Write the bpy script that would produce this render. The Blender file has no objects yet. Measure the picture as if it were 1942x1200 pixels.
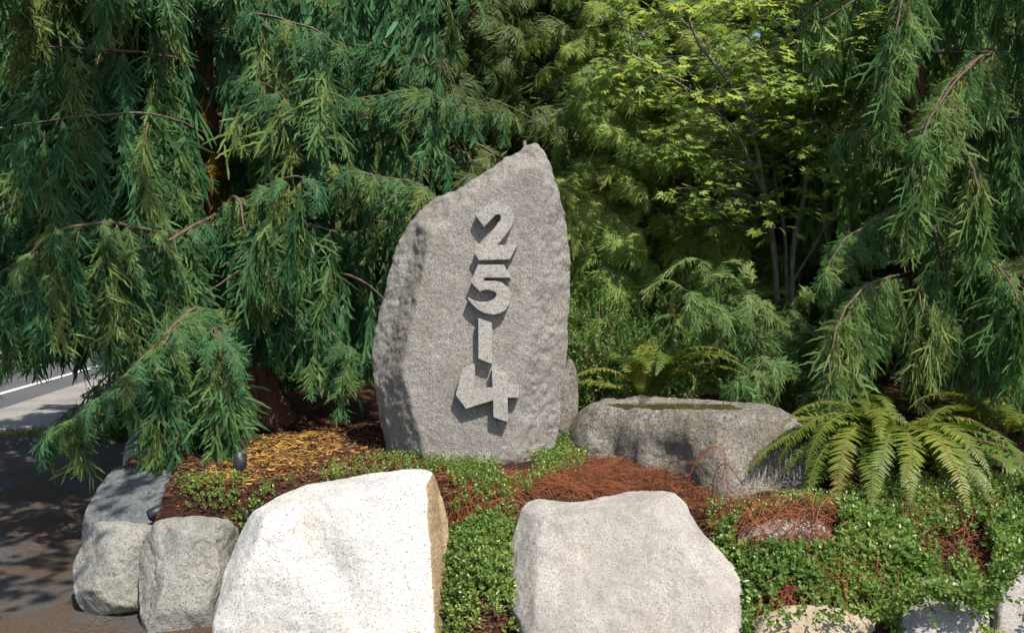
import bpy, bmesh, math, random
import numpy as np
from mathutils import Vector, Matrix

random.seed(7)
rng = np.random.default_rng(7)
scn = bpy.context.scene
COL = scn.collection
R = math.radians

# ------------------------------------------------------------------ camera
CAM = np.array([0.0, 0.0, 1.6]); FPX = 1524.0; PITCH = R(1.5)
cam_d = bpy.data.cameras.new('camera'); cam = bpy.data.objects.new('camera', cam_d); COL.objects.link(cam)
cam.location = CAM; cam.rotation_euler = (R(90) - PITCH, 0, 0)
cam_d.sensor_width = 36.0; cam_d.lens = 36.0 * FPX / 1942.0
cam_d.clip_start = 0.05; cam_d.clip_end = 1500.0
scn.camera = cam
# ------------------------------------------------------------------ light
SUN = Vector((0.30, -0.47, 0.83)).normalized()
world = bpy.data.worlds.new('World'); scn.world = world; world.use_nodes = True
wn = world.node_tree.nodes; wl = world.node_tree.links
bg = wn.get('Background') or wn.new('ShaderNodeBackground')
sky = wn.new('ShaderNodeTexSky'); sky.sky_type = 'NISHITA'; sky.sun_disc = False
sky.sun_elevation = math.asin(SUN.z); sky.sun_rotation = math.atan2(SUN.x, SUN.y)
wl.new(sky.outputs[0], bg.inputs[0]); bg.inputs[1].default_value = 0.11
sun_d = bpy.data.lights.new('sun', 'SUN'); sun_d.energy = 4.2; sun_d.angle = R(0.53); sun_d.color = (1.0, 0.93, 0.83)
sun = bpy.data.objects.new('sun', sun_d); COL.objects.link(sun)
sun.rotation_euler = SUN.to_track_quat('Z', 'Y').to_euler(); sun.location = (6, -8, 15)
scn.view_settings.view_transform = 'Standard'; scn.view_settings.look = 'None'
scn.view_settings.gamma = 1.0; scn.view_settings.exposure = 0.75
try: scn.view_settings.use_curve_mapping = False
except Exception: pass

scn.render.engine = 'CYCLES'
scn.cycles.use_adaptive_sampling = True; scn.cycles.adaptive_threshold = 0.03
scn.cycles.max_bounces = 4; scn.cycles.diffuse_bounces = 2; scn.cycles.glossy_bounces = 2; scn.cycles.transmission_bounces = 4; scn.cycles.transparent_max_bounces = 4

# ------------------------------------------------------------------ helpers
FWD = np.array([0, math.cos(PITCH), -math.sin(PITCH)]); UPV = np.array([0, math.sin(PITCH), math.cos(PITCH)])
def ray(px, py):
    return np.array([1.0, 0, 0]) * (px - 971) + UPV * (600 - py) + FWD * FPX
def at(px, py, Y):
    d = ray(px, py); return CAM + d * (Y / d[1])
def project(p):
    q = np.asarray(p) - CAM; f = q @ FWD
    return 971 + q[..., 0] / f * FPX, 600 - (q @ UPV) / f * FPX, f

def _hash(ix, iy, iz, seed):
    h = (ix * 374761393 + iy * 668265263 + iz * 2147483647 + seed * 1274126177) & 0xFFFFFFFF
    h = ((h ^ (h >> 13)) * 1274126177) & 0xFFFFFFFF
    h = ((h ^ (h >> 16)) * 2246822519) & 0xFFFFFFFF
    return ((h ^ (h >> 15)) & 0xFFFF) / 65535.0
def vnoise(p, seed=0):
    p = np.asarray(p, float); i = np.floor(p).astype(np.int64); f = p - i; f = f * f * f * (f * (f * 6 - 15) + 10)
    out = 0
    for dx in (0, 1):
        for dy in (0, 1):
            for dz in (0, 1):
                w = (f[:, 0] if dx else 1 - f[:, 0]) * (f[:, 1] if dy else 1 - f[:, 1]) * (f[:, 2] if dz else 1 - f[:, 2])
                out = out + w * _hash(i[:, 0] + dx, i[:, 1] + dy, i[:, 2] + dz, seed)
    return out * 2 - 1
def fbm(p, seed=0, oct=4, gain=0.5):
    a, s, o = 1.0, 0.0, 0
    p = np.asarray(p, float)
    for k in range(oct):
        o = o + a * vnoise(p * 2.03 ** k + 17.3 * k, seed + k); s += a; a *= gain
    return o / s

def mesh_from(name, V, quads=None, tris=None, mats=(), mi=None, smooth=False):
    me = bpy.data.meshes.new(name)
    V = np.ascontiguousarray(V, dtype=np.float32)
    quads = np.zeros((0, 4), np.int32) if quads is None else np.asarray(quads, np.int32)
    tris = np.zeros((0, 3), np.int32) if tris is None else np.asarray(tris, np.int32)
    nq, nt = len(quads), len(tris)
    me.vertices.add(len(V)); me.vertices.foreach_set('co', V.ravel())
    me.loops.add(nq * 4 + nt * 3)
    me.loops.foreach_set('vertex_index', np.concatenate([quads.ravel(), tris.ravel()]).astype(np.int32))
    me.polygons.add(nq + nt)
    me.polygons.foreach_set('loop_start', np.concatenate([np.arange(nq) * 4, nq * 4 + np.arange(nt) * 3]).astype(np.int32))
    me.polygons.foreach_set('loop_total', np.concatenate([np.full(nq, 4), np.full(nt, 3)]).astype(np.int32))
    for m in mats: me.materials.append(m)
    if mi is not None: me.polygons.foreach_set('material_index', np.asarray(mi, np.int32))
    if smooth: me.polygons.foreach_set('use_smooth', np.ones(nq + nt, bool))
    me.update(calc_edges=True)
    return me
def link(name, me, parent=None, mat=None, label=None, cat=None, group=None, kind=None):
    o = bpy.data.objects.new(name, me); COL.objects.link(o)
    if parent is not None: o.parent = parent
    if mat is not None: o.data.materials.append(mat)
    return tag(o, label, cat, group, kind)
def tag(o, label=None, cat=None, group=None, kind=None):
    if label: o['label'] = label
    if cat: o['category'] = cat
    if group: o['group'] = group
    if kind: o['kind'] = kind
    return o
def thing(name, label, cat, loc, group=None):
    o = bpy.data.objects.new(name, None); COL.objects.link(o); o.location = Vector(loc); o.empty_display_size = 0.1
    return tag(o, label, cat, group)
class Geo:
    """Collects quads; every piece is placed in world space relative to an origin."""
    def __init__(s): s.v, s.q, s.m, s.n = [], [], [], 0
    def add(s, V, Q, m=0):
        V = np.asarray(V, float); Q = np.asarray(Q, np.int64)
        s.v.append(V); s.q.append(Q + s.n); s.m.append(np.full(len(Q), m)); s.n += len(V); return s
    def arrays(s):
        return np.concatenate(s.v), np.concatenate(s.q), np.concatenate(s.m)
    def mesh(s, name, mats, smooth=False, org=None):
        V, Q, M = s.arrays()
        if org is not None: V = V - np.asarray(org, float)
        return mesh_from(name, V, Q, mats=mats, mi=M, smooth=smooth)
def unit(a):
    a = np.asarray(a, float); return a / np.maximum(np.linalg.norm(a, axis=-1, keepdims=True), 1e-9)
def tube(P, rad, sides=8, flute=0.0, seed=0):
    P = np.asarray(P, float); n = len(P); rad = np.broadcast_to(np.asarray(rad, float), (n,))
    T = unit(np.gradient(P, axis=0)); ref = np.array([0.31, 0.2, 0.93]) if abs(T[0][2]) < 0.8 else np.array([0.9, 0.3, 0.1])
    A = unit(np.cross(T, ref)); B = np.cross(T, A)
    th = np.linspace(0, 2 * math.pi, sides, endpoint=False)
    rr = rad[:, None] * np.ones(sides)[None]
    if flute:
        k = np.stack([np.cos(th)[None] * 1.6 + 0 * rr, np.sin(th)[None] * 1.6 + 0 * rr, np.arange(n)[:, None] * 0.15 + 0 * rr], -1).reshape(-1, 3)
        rr = rr * (1 + flute * fbm(k * 1.7, seed, 3).reshape(n, sides))
    V = P[:, None] + rr[..., None] * (A[:, None] * np.cos(th)[None, :, None] + B[:, None] * np.sin(th)[None, :, None])
    i = np.arange(n - 1)[:, None] * sides; j = np.arange(sides)[None]; j2 = (j + 1) % sides
    Q = np.stack([i + j, i + j2, i + sides + j2, i + sides + j], -1).reshape(-1, 4)
    V = V.reshape(-1, 3)
    # cap both ends with a centre fan made of degenerate-free quads
    c0 = len(V); V = np.vstack([V, P[0], P[-1]])
    caps = []
    for k in range(0, sides - 1, 2):
        caps.append([c0, (k + 2) % sides, k + 1, k]); b = (n - 1) * sides
        caps.append([c0 + 1, b + k, b + k + 1, b + (k + 2) % sides])
    return V, np.vstack([Q, caps])
def spline(P, n):
    """Catmull-Rom through P, n samples."""
    P = np.asarray(P, float); m = len(P)
    if m == 2: t = np.linspace(0, 1, n)[:, None]; return P[0] * (1 - t) + P[1] * t
    E = np.vstack([2 * P[0] - P[1], P, 2 * P[-1] - P[-2]])
    u = np.linspace(0, m - 1 - 1e-6, n); i = u.astype(int); f = (u - i)[:, None]
    a, b, c, d = E[i], E[i + 1], E[i + 2], E[i + 3]
    return 0.5 * (2 * b + (c - a) * f + (2 * a - 5 * b + 4 * c - d) * f ** 2 + (3 * b - a - 3 * c + d) * f ** 3)
def blades(B, D, S, l, w, bend=None):
    """Thin leaf rhombi: base, direction, side vector, length, width -> verts, quads"""
    l = np.asarray(l)[:, None]; w = np.asarray(w)[:, None]
    v = np.stack([B, B + D * l * 0.42 + S * w * 0.5, B + D * l, B + D * l * 0.42 - S * w * 0.5], 1).reshape(-1, 3)
    return v, np.arange(len(B) * 4).reshape(-1, 4)

# ------------------------------------------------------------------ materials
def new_mat(name):
    m = bpy.data.materials.new(name); m.use_nodes = True; nt = m.node_tree
    for n in list(nt.nodes): nt.nodes.remove(n)
    out = nt.nodes.new('ShaderNodeOutputMaterial'); return m, nt, out
class NT:
    def __init__(s, nt): s.nt = nt
    def n(s, typ, **kw):
        o = s.nt.nodes.new('ShaderNode' + typ)
        for k, v in kw.items():
            if k in o.inputs: o.inputs[k].default_value = v
            else: setattr(o, k, v)
        return o
    def l(s, a, b): s.nt.links.new(a, b)
    def coord(s): return s.n('TexCoord').outputs['Object']
    def wcoord(s): return s.n('NewGeometry').outputs['Position']
    def noise(s, co, scale, detail=4, rough=0.55, stretch=None):
        if stretch:
            mp = s.n('Mapping'); mp.inputs['Scale'].default_value = stretch; s.l(co, mp.inputs[0]); co = mp.outputs[0]
        o = s.n('TexNoise'); o.inputs['Scale'].default_value = scale; o.inputs['Detail'].default_value = detail; o.inputs['Roughness'].default_value = rough
        s.l(co, o.inputs['Vector']); return o.outputs['Fac']
    def ramp(s, fac, stops, interp='LINEAR'):
        r = s.n('ValToRGB'); r.color_ramp.interpolation = interp; e = r.color_ramp.elements
        while len(e) < len(stops): e.new(0.5)
        for k, (p, c) in enumerate(stops):
            e[k].position = p; e[k].color = (c, c, c, 1) if isinstance(c, (int, float)) else (*c, 1)
        s.l(fac, r.inputs[0]); return r.outputs[0]
    def mix(s, fac, a, b, mode='MIX'):
        o = s.n('MixRGB'); o.blend_type = mode
        for k, x in ((0, fac), (1, a), (2, b)):
            if isinstance(x, (int, float)): o.inputs[k].default_value = x if k == 0 else (x, x, x, 1)
            elif isinstance(x, tuple): o.inputs[k].default_value = (*x, 1)
            else: s.l(x, o.inputs[k])
        return o.outputs[0]
    def bump(s, h, strength, dist, normal=None):
        o = s.n('Bump'); o.inputs['Strength'].default_value = strength; o.inputs['Distance'].default_value = dist
        s.l(h, o.inputs['Height'])
        if normal is not None: s.l(normal, o.inputs['Normal'])
        return o.outputs[0]
    def bsdf(s, color, rough, out, normal=None, spec=0.3):
        b = s.n('BsdfPrincipled'); b.inputs['Roughness'].default_value = rough if isinstance(rough, (int, float)) else 0.5
        if not isinstance(rough, (int, float)): s.l(rough, b.inputs['Roughness'])
        b.inputs['Specular IOR Level'].default_value = spec
        if isinstance(color, tuple): b.inputs['Base Color'].default_value = (*color, 1)
        else: s.l(color, b.inputs['Base Color'])
        if normal is not None: s.l(normal, b.inputs['Normal'])
        s.l(b.outputs[0], out.inputs[0]); return b

def granite(name, base, dark, light, stain=(0.2, 0.15, 0.08), stain_amt=0.3, speck=110, bump=1.0, tone=0.25, thr=0.80):
    m, nt, out = new_mat(name); k = NT(nt); co = k.coord()
    f1 = k.noise(co, speck, 3, 0.7)
    f2 = k.noise(co, speck * 2.3, 2, 0.7)
    vor = k.n('TexVoronoi'); vor.inputs['Scale'].default_value = speck * 1.1; k.l(co, vor.inputs['Vector'])
    cell = k.n('SeparateColor'); k.l(vor.outputs['Color'], cell.inputs[0])
    c = k.ramp(f1, [(0.30, dark), (0.44, base), (0.58, base), (0.70, light)])
    c = k.mix(k.ramp(cell.outputs[0], [(thr, 0.0), (thr + 0.05, 0.75)]), c, dark)
    c = k.mix(k.ramp(cell.outputs[1], [(0.76, 0.0), (0.82, 0.6)]), c, light)
    c = k.mix(k.ramp(f2, [(0.30, 0.5), (0.42, 0.0)]), c, dark)
    big = k.noise(co, 2.3, 6, 0.65)
    c = k.mix(k.ramp(big, [(0.35, tone), (0.6, 0.0)]), c, tuple(x * 0.55 for x in base))
    st = k.noise(co, 4.1, 8, 0.7, (1, 1, 0.6))
    c = k.mix(k.ramp(st, [(0.5, 0.0), (0.72, stain_amt)]), c, stain)
    pit = k.noise(co, 38, 6, 0.7); fine = k.noise(co, speck * 1.6, 3, 0.6)
    mot = k.noise(co, 7, 7, 0.7); c = k.mix(k.ramp(mot, [(0.36, tone * 0.9), (0.50, 0.0)]), c, tuple(x * 0.5 for x in base)); c = k.mix(k.ramp(mot, [(0.56, 0.0), (0.72, tone * 0.8)]), c, light)
    nb = k.bump(k.noise(co, 9, 8, 0.62), 0.55 * bump, 0.05)
    nb = k.bump(pit, 0.5 * bump, 0.012, nb); nb = k.bump(fine, 0.4 * bump, 0.004, nb)
    k.bsdf(c, 0.82, out, nb, 0.25); return m

def foliage(name, ca, cb, cc, trans=0.32, rough=0.55, noise_scale=2.2, spec=0.25, leafvar=0.35):
    m, nt, out = new_mat(name); k = NT(nt)
    info = k.n('ObjectInfo'); geo = k.n('NewGeometry')
    nz = k.noise(geo.outputs['Position'], noise_scale, 4, 0.6)
    add = k.n('Math'); add.operation = 'MULTIPLY_ADD'; k.l(info.outputs['Random'], add.inputs[0]); add.inputs[1].default_value = 0.42; k.l(nz, add.inputs[2])
    c = k.ramp(add.outputs[0], [(0.36, ca), (0.66, cb), (0.98, cc)])
    v = k.ramp(geo.outputs['Random Per Island'], [(0.0, 1 - leafvar), (1.0, 1 + leafvar)])
    v2 = k.n('MixRGB'); v2.blend_type = 'MULTIPLY'; v2.inputs[0].default_value = 1.0; k.l(c, v2.inputs[1])
    mul = k.n('Math'); mul.operation = 'MULTIPLY_ADD'; k.l(geo.outputs['Random Per Island'], mul.inputs[0]); mul.inputs[1].default_value = 2 * leafvar; mul.inputs[2].default_value = 1 - leafvar
    cr = k.n('CombineColor'); [k.l(mul.outputs[0], cr.inputs[i]) for i in range(3)]; k.l(cr.outputs[0], v2.inputs[2])
    b = k.n('BsdfPrincipled'); b.inputs['Roughness'].default_value = rough; b.inputs['Specular IOR Level'].default_value = spec; k.l(v2.outputs[0], b.inputs['Base Color'])
    t = k.n('BsdfTranslucent'); hue = k.n('HueSaturation'); hue.inputs['Hue'].default_value = 0.485; hue.inputs['Saturation'].default_value = 1.1; hue.inputs['Value'].default_value = 1.3
    k.l(v2.outputs[0], hue.inputs['Color']); k.l(hue.outputs[0], t.inputs[0])
    mx = k.n('MixShader'); mx.inputs[0].default_value = trans; k.l(b.outputs[0], mx.inputs[1]); k.l(t.outputs[0], mx.inputs[2]); k.l(mx.outputs[0], out.inputs[0])
    return m

def bark(name, a, b, scale=22, stretch=(1, 1, 0.12), moss=None):
    m, nt, out = new_mat(name); k = NT(nt); co = k.coord()
    f = k.noise(co, scale, 6, 0.7, stretch); c = k.ramp(f, [(0.32, a), (0.62, b)])
    if moss: c = k.mix(k.ramp(k.noise(co, 5, 5), [(0.45, 0.0), (0.65, 0.6)]), c, moss)
    k.bsdf(c, 0.9, out, k.bump(f, 0.8, 0.02), 0.15); return m
def plain(name, a, b, scale=20, rough=0.7, bump=0.2, spec=0.3, var=False):
    m, nt, out = new_mat(name); k = NT(nt); co = k.coord(); f = k.noise(co, scale, 5, 0.65)
    c = k.ramp(f, [(0.3, a), (0.7, b)])
    if var:
        geo = k.n('NewGeometry'); c = k.mix(0.75, c, k.ramp(geo.outputs['Random Per Island'], [(0.0, a), (1.0, b)]))
    k.bsdf(c, rough, out, k.bump(f, bump, 0.01), spec); return m

M = {}
M['mono'] = granite('grey_granite', (0.265, 0.246, 0.222), (0.07, 0.065, 0.058), (0.50, 0.48, 0.45), (0.18, 0.14, 0.09), 0.45, 180, 1.0, 0.35)
M['numeral'] = granite('numeral_granite', (0.325, 0.305, 0.278), (0.10, 0.093, 0.083), (0.54, 0.52, 0.485), (0.25, 0.21, 0.15), 0.15, 180, 0.6, 0.15)
M['white'] = granite('white_granite', (0.485, 0.48, 0.46), (0.15, 0.142, 0.13), (0.66, 0.65, 0.62), (0.34, 0.26, 0.15), 0.45, 150, 0.8, 0.3, 0.89)
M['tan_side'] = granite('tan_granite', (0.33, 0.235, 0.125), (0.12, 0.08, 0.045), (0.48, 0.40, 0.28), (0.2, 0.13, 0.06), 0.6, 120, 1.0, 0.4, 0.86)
M['pale'] = granite('pale_granite', (0.36, 0.332, 0.302), (0.16, 0.148, 0.134), (0.53, 0.505, 0.47), (0.25, 0.20, 0.14), 0.5, 160, 0.9, 0.5, 0.86)
M['basin'] = granite('basin_granite', (0.195, 0.175, 0.146), (0.045, 0.04, 0.034), (0.39, 0.365, 0.32), (0.11, 0.082, 0.045), 0.75, 90, 1.2, 0.5)
M['grey_rock'] = granite('grey_rock', (0.285, 0.278, 0.25), (0.12, 0.115, 0.10), (0.42, 0.41, 0.38), (0.22, 0.19, 0.12), 0.5, 110, 1.2, 0.45)
M['dark_rock'] = granite('dark_rock', (0.125, 0.137, 0.143), (0.05, 0.053, 0.057), (0.22, 0.235, 0.245), (0.07, 0.06, 0.05), 0.4, 50, 1.0, 0.4)
M['slab'] = granite('slab_rock', (0.34, 0.34, 0.32), (0.14, 0.14, 0.13), (0.45, 0.45, 0.43), (0.12, 0.10, 0.06), 0.5, 50, 1.2, 0.4)
M['tan_rock'] = granite('tan_rock', (0.37, 0.30, 0.205), (0.2, 0.15, 0.10), (0.46, 0.41, 0.32), (0.24, 0.2, 0.17), 0.7, 130, 0.9, 0.3)
M['flat_rock'] = granite('flat_rock', (0.33, 0.305, 0.28), (0.2, 0.18, 0.16), (0.42, 0.39, 0.36), (0.2, 0.16, 0.12), 0.4, 60, 0.9, 0.4)
M['cedar'] = foliage('weeping_cedar_leaf', (0.038, 0.118, 0.056), (0.064, 0.150, 0.056), (0.15, 0.20, 0.058), 0.25, spec=0.12)
M['rcedar'] = foliage('right_cedar_leaf', (0.055, 0.135, 0.045), (0.09, 0.18, 0.052), (0.19, 0.25, 0.075), 0.3, spec=0.12)
M['redcedar'] = foliage('red_cedar_leaf', (0.13, 0.22, 0.045), (0.19, 0.28, 0.055), (0.29, 0.34, 0.085), 0.4)
M['young'] = foliage('young_cedar_leaf', (0.07, 0.15, 0.045), (0.10, 0.19, 0.052), (0.18, 0.24, 0.075), 0.3)
M['fir'] = foliage('fir_leaf', (0.10, 0.165, 0.075), (0.145, 0.20, 0.085), (0.23, 0.26, 0.12), 0.2)
M['wood_leaf'] = foliage('far_shade_leaf', (0.035, 0.07, 0.018), (0.055, 0.095, 0.022), (0.10, 0.13, 0.032), 0.35, noise_scale=0.8)  # darker than the nearer cedars: deep-wood shade put into the leaf colour
M['maple'] = foliage('maple_leaf', (0.17, 0.28, 0.07), (0.28, 0.38, 0.085), (0.46, 0.49, 0.12), 0.5, 0.5, 1.3)
M['fern'] = foliage('fern_leaf', (0.065, 0.125, 0.018), (0.105, 0.165, 0.022), (0.20, 0.22, 0.032), 0.3, 0.5, 1.5, 0.4, 0.15)
M['cover'] = foliage('cover_leaf', (0.085, 0.165, 0.04), (0.145, 0.235, 0.05), (0.28, 0.33, 0.09), 0.35, 0.32, 3.0, 0.45)
M['shrub'] = foliage('shrub_leaf', (0.06, 0.135, 0.035), (0.09, 0.17, 0.04), (0.16, 0.22, 0.06), 0.35, 0.45, 3.0, 0.35)
M['dead_fern'] = foliage('dead_fern_leaf', (0.10, 0.055, 0.02), (0.16, 0.09, 0.035), (0.22, 0.13, 0.05), 0.2)
M['dead'] = foliage('dead_spray', (0.30, 0.16, 0.02), (0.42, 0.24, 0.03), (0.5, 0.33, 0.06), 0.35)
M['bark'] = bark('red_bark', (0.05, 0.022, 0.014), (0.22, 0.105, 0.06))
M['bough'] = bark('bough_bark', (0.055, 0.038, 0.028), (0.19, 0.135, 0.10), 30, (1, 1, 1))
M['twig'] = plain('twig', (0.14, 0.075, 0.04), (0.26, 0.14, 0.08), 30)
M['maple_bark'] = bark('maple_bark', (0.11, 0.095, 0.075), (0.26, 0.24, 0.20), 25, (1, 1, 0.4), (0.09, 0.11, 0.05))
M['grey_bark'] = bark('grey_bark', (0.07, 0.055, 0.045), (0.24, 0.20, 0.17))
M['red_twig'] = plain('red_stem', (0.07, 0.026, 0.015), (0.36, 0.12, 0.045), 8, 0.6, 0.1, var=True)
M['litter'] = plain('yellow_litter', (0.11, 0.05, 0.02), (0.56, 0.32, 0.07), 4, 0.7, 0.1, var=True)
M['chip'] = plain('bark_chip', (0.035, 0.016, 0.010), (0.16, 0.075, 0.042), 8, 0.9, 0.2, var=True)
M['brown_litter'] = plain('brown_litter', (0.06, 0.03, 0.012), (0.25, 0.13, 0.04), 5, 0.9, 0.1, var=True)
M['black'] = plain('black_housing', (0.012, 0.013, 0.016), (0.022, 0.024, 0.03), 30, 0.45, 0.05, 0.4)
M['cone'] = plain('cone_scale', (0.03, 0.014, 0.008), (0.08, 0.04, 0.02), 30, 0.8)
M['paint'] = plain('road_paint', (0.62, 0.62, 0.6), (0.78, 0.78, 0.76), 15, 0.7)
M['yellow_paint'] = plain('yellow_paint', (0.5, 0.34, 0.06), (0.62, 0.42, 0.08), 15, 0.7)
M['rust'] = plain('rusty_stake', (0.10, 0.02, 0.012), (0.2, 0.045, 0.025), 25, 0.85)
M['grass'] = foliage('verge_grass', (0.09, 0.13, 0.03), (0.15, 0.17, 0.04), (0.3, 0.25, 0.08), 0.3)
M['pebble'] = plain('pebble', (0.09, 0.085, 0.08), (0.30, 0.28, 0.26), 6, 0.85, 0.1, var=True)

def ground_mats():
    m, nt, out = new_mat('mulch'); k = NT(nt); co = k.wcoord()
    f = k.noise(co, 45, 6, 0.75); c = k.ramp(f, [(0.3, (0.02, 0.010, 0.007)), (0.55, (0.07, 0.032, 0.02)), (0.75, (0.15, 0.07, 0.04))])
    k.bsdf(c, 0.95, out, k.bump(f, 1.0, 0.03), 0.1); M['mulch'] = m
    m, nt, out = new_mat('driveway_asphalt'); k = NT(nt); co = k.wcoord()
    f = k.noise(co, 130, 3, 0.8); c = k.ramp(f, [(0.3, (0.035, 0.036, 0.038)), (0.52, (0.085, 0.085, 0.085)), (0.75, (0.23, 0.225, 0.215))])
    pat = k.noise(co, 1.7, 6, 0.62)
    fine = k.noise(co, 60, 4, 0.75)
    deb = k.mix(1.0, k.ramp(pat, [(0.40, 0.0), (0.56, 1.0)]), k.ramp(fine, [(0.42, 0.15), (0.58, 1.0)]), 'MULTIPLY')
    c = k.mix(deb, c, k.ramp(k.noise(co, 90, 4, 0.8), [(0.3, (0.035, 0.018, 0.008)), (0.7, (0.17, 0.085, 0.028))]))
    k.bsdf(c, 0.9, out, k.bump(f, 0.9, 0.012), 0.2); M['driveway'] = m
    m, nt, out = new_mat('road_asphalt'); k = NT(nt); co = k.wcoord()
    f = k.noise(co, 60, 4, 0.8); c = k.ramp(f, [(0.3, (0.05, 0.053, 0.058)), (0.7, (0.13, 0.133, 0.138))])
    c = k.mix(k.ramp(k.noise(co, 0.7, 5), [(0.4, 0.0), (0.6, 0.4)]), c, (0.13, 0.125, 0.12))
    k.bsdf(c, 0.85, out, k.bump(f, 0.5, 0.01), 0.2); M['road'] = m
    m, nt, out = new_mat('shoulder_concrete'); k = NT(nt); co = k.wcoord()
    f = k.noise(co, 25, 6, 0.7); c = k.ramp(f, [(0.3, (0.20, 0.19, 0.175)), (0.7, (0.33, 0.315, 0.29))])
    c = k.mix(k.ramp(k.noise(co, 1.3, 5), [(0.45, 0.0), (0.62, 0.5)]), c, (0.15, 0.14, 0.125))
    k.bsdf(c, 0.9, out, k.bump(f, 0.3, 0.01), 0.2); M['concrete'] = m
    m, nt, out = new_mat('puddle_water'); k = NT(nt)
    b = k.bsdf((0.16, 0.14, 0.07), 0.03, out, None, 0.5); b.inputs['Transmission Weight'].default_value = 0.6; b.inputs['IOR'].default_value = 1.33
    M['water'] = m
ground_mats()

# ------------------------------------------------------------------ ground, road
def sst(a, b, x):
    t = np.clip((np.asarray(x, float) - a) / (b - a), 0, 1); return t * t * (3 - 2 * t)
def left_edge(y): return -2.32 - (np.asarray(y) - 4.6) * 0.40
def bed_h_exact(x, y):
    x = np.asarray(x, float); y = np.asarray(y, float)
    p = np.stack([x, y, 0 * x], -1).reshape(-1, 3)
    n = fbm(p * 1.6, 3, 3).reshape(x.shape) * 0.05 + fbm(p * 9, 5, 2).reshape(x.shape) * 0.012
    right = sst(0.75, 1.15, x); left = sst(-1.2, -1.5, x)
    gap = np.exp(-((x + 0.13) / 0.17) ** 2)
    front = sst(3.72 + 0.35 * left - 0.75 * gap, 4.32 + 0.12 * left, y) * (1 - right) + sst(2.85, 4.4, y) * right
    base = 0.56 + 0.10 * sst(6, 11, y) + 0.10 * sst(5.2, 6.2, y) * sst(0.0, 0.8, x) + 0.06 * right * np.exp(-((y - 4.0) / 0.5) ** 2) + 0.05 * sst(1.9, 2.6, x) * sst(4.0, 4.8, y)
    base = base - 0.17 * np.exp(-(((x - 1.2) / 0.55) ** 2 + ((y - 4.42) / 0.32) ** 2))
    edge = sst(0.0, 0.45, x - left_edge(y))
    return (base + n) * front * edge
_GX = np.arange(-6.0, 6.0, 0.02); _GY = np.arange(2.6, 12.0, 0.02)
_GH = bed_h_exact(*np.meshgrid(_GX, _GY))
def bed_h(x, y):
    x = np.asarray(x, float); y = np.asarray(y, float)
    u = np.clip((x + 6.0) / 0.02, 0, len(_GX) - 1.001); v = np.clip((y - 2.6) / 0.02, 0, len(_GY) - 1.001)
    i = u.astype(int); j = v.astype(int); f = u - i; g = v - j
    return (_GH[j, i] * (1 - f) + _GH[j, i + 1] * f) * (1 - g) + (_GH[j + 1, i] * (1 - f) + _GH[j + 1, i + 1] * f) * g
def bed_at(px, py, it=30):
    z = 0.5; d = ray(px, py)
    for _ in range(it):
        p = CAM + d * ((z - CAM[2]) / d[2]); z = 0.6 * z + 0.4 * float(bed_h(p[0:1], p[1:2])[0])
    return CAM + d * ((z - CAM[2]) / d[2])

def sheet(name, pts, z, mat, th=None):
    V = np.array([[x, y, z] for x, y in pts]); c = V.mean(0)
    n = len(V); V = np.vstack([V, c]); T = [[i, (i + 1) % n, n] for i in range(n)]
    return link(name, mesh_from(name, V, None, T, [mat]), kind='structure')
# driveway: one sheet out to the horizon
sheet('ground', [(-700, -700), (700, -700), (700, 700), (-700, 700)], 0.0, M['driveway'])
def offs(base, d, s):  # a line parallel to the road at signed distance s to its right
    nrm = np.array([d[1], -d[0]]); return base + nrm * s
RD = unit(np.array([-0.20, 0.975])); RB = np.array([-8.3, 13.0])
def strip(name, s0, s1, y0, y1, z, mat):
    a, b = offs(RB, RD, s0), offs(RB, RD, s1)
    P = [a + RD * y0, b + RD * y0, b + RD * y1, a + RD * y1]
    return sheet(name, [tuple(p) for p in P], z, mat)
strip('road', -9.0, 0.75, -40, 300, 0.006, M['road'])
strip('shoulder', 0.75, 2.35, -4.2, 300, 0.010, M['concrete'])
strip('lane_line', -0.06, 0.06, -40, 300, 0.011, M['paint'])
strip('centre_line', -3.9, -3.78, -40, 300, 0.011, M['yellow_paint'])
# raised planting bed
def make_bed():
    xs = np.concatenate([np.linspace(-9, -3.4, 40, endpoint=False), np.linspace(-3.4, 3.4, 230, endpoint=False), np.linspace(3.4, 26, 60)])
    ys = np.concatenate([np.linspace(2.7, 7.5, 160, endpoint=False), np.linspace(7.5, 40, 80)])
    X, Y = np.meshgrid(xs, ys); H = bed_h_exact(X, Y)
    H = np.where(H < 0.012, -0.06, H)
    V = np.stack([X, Y, H], -1).reshape(-1, 3); nx = len(xs); i = np.arange(len(ys) - 1)[:, None] * nx; j = np.arange(nx - 1)[None]
    Q = np.stack([i + j, i + j + 1, i + nx + j + 1, i + nx + j], -1).reshape(-1, 4)
    link('planting_bed', mesh_from('planting_bed', V, Q, mats=[M['mulch']], smooth=True), kind='structure')
make_bed()

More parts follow.
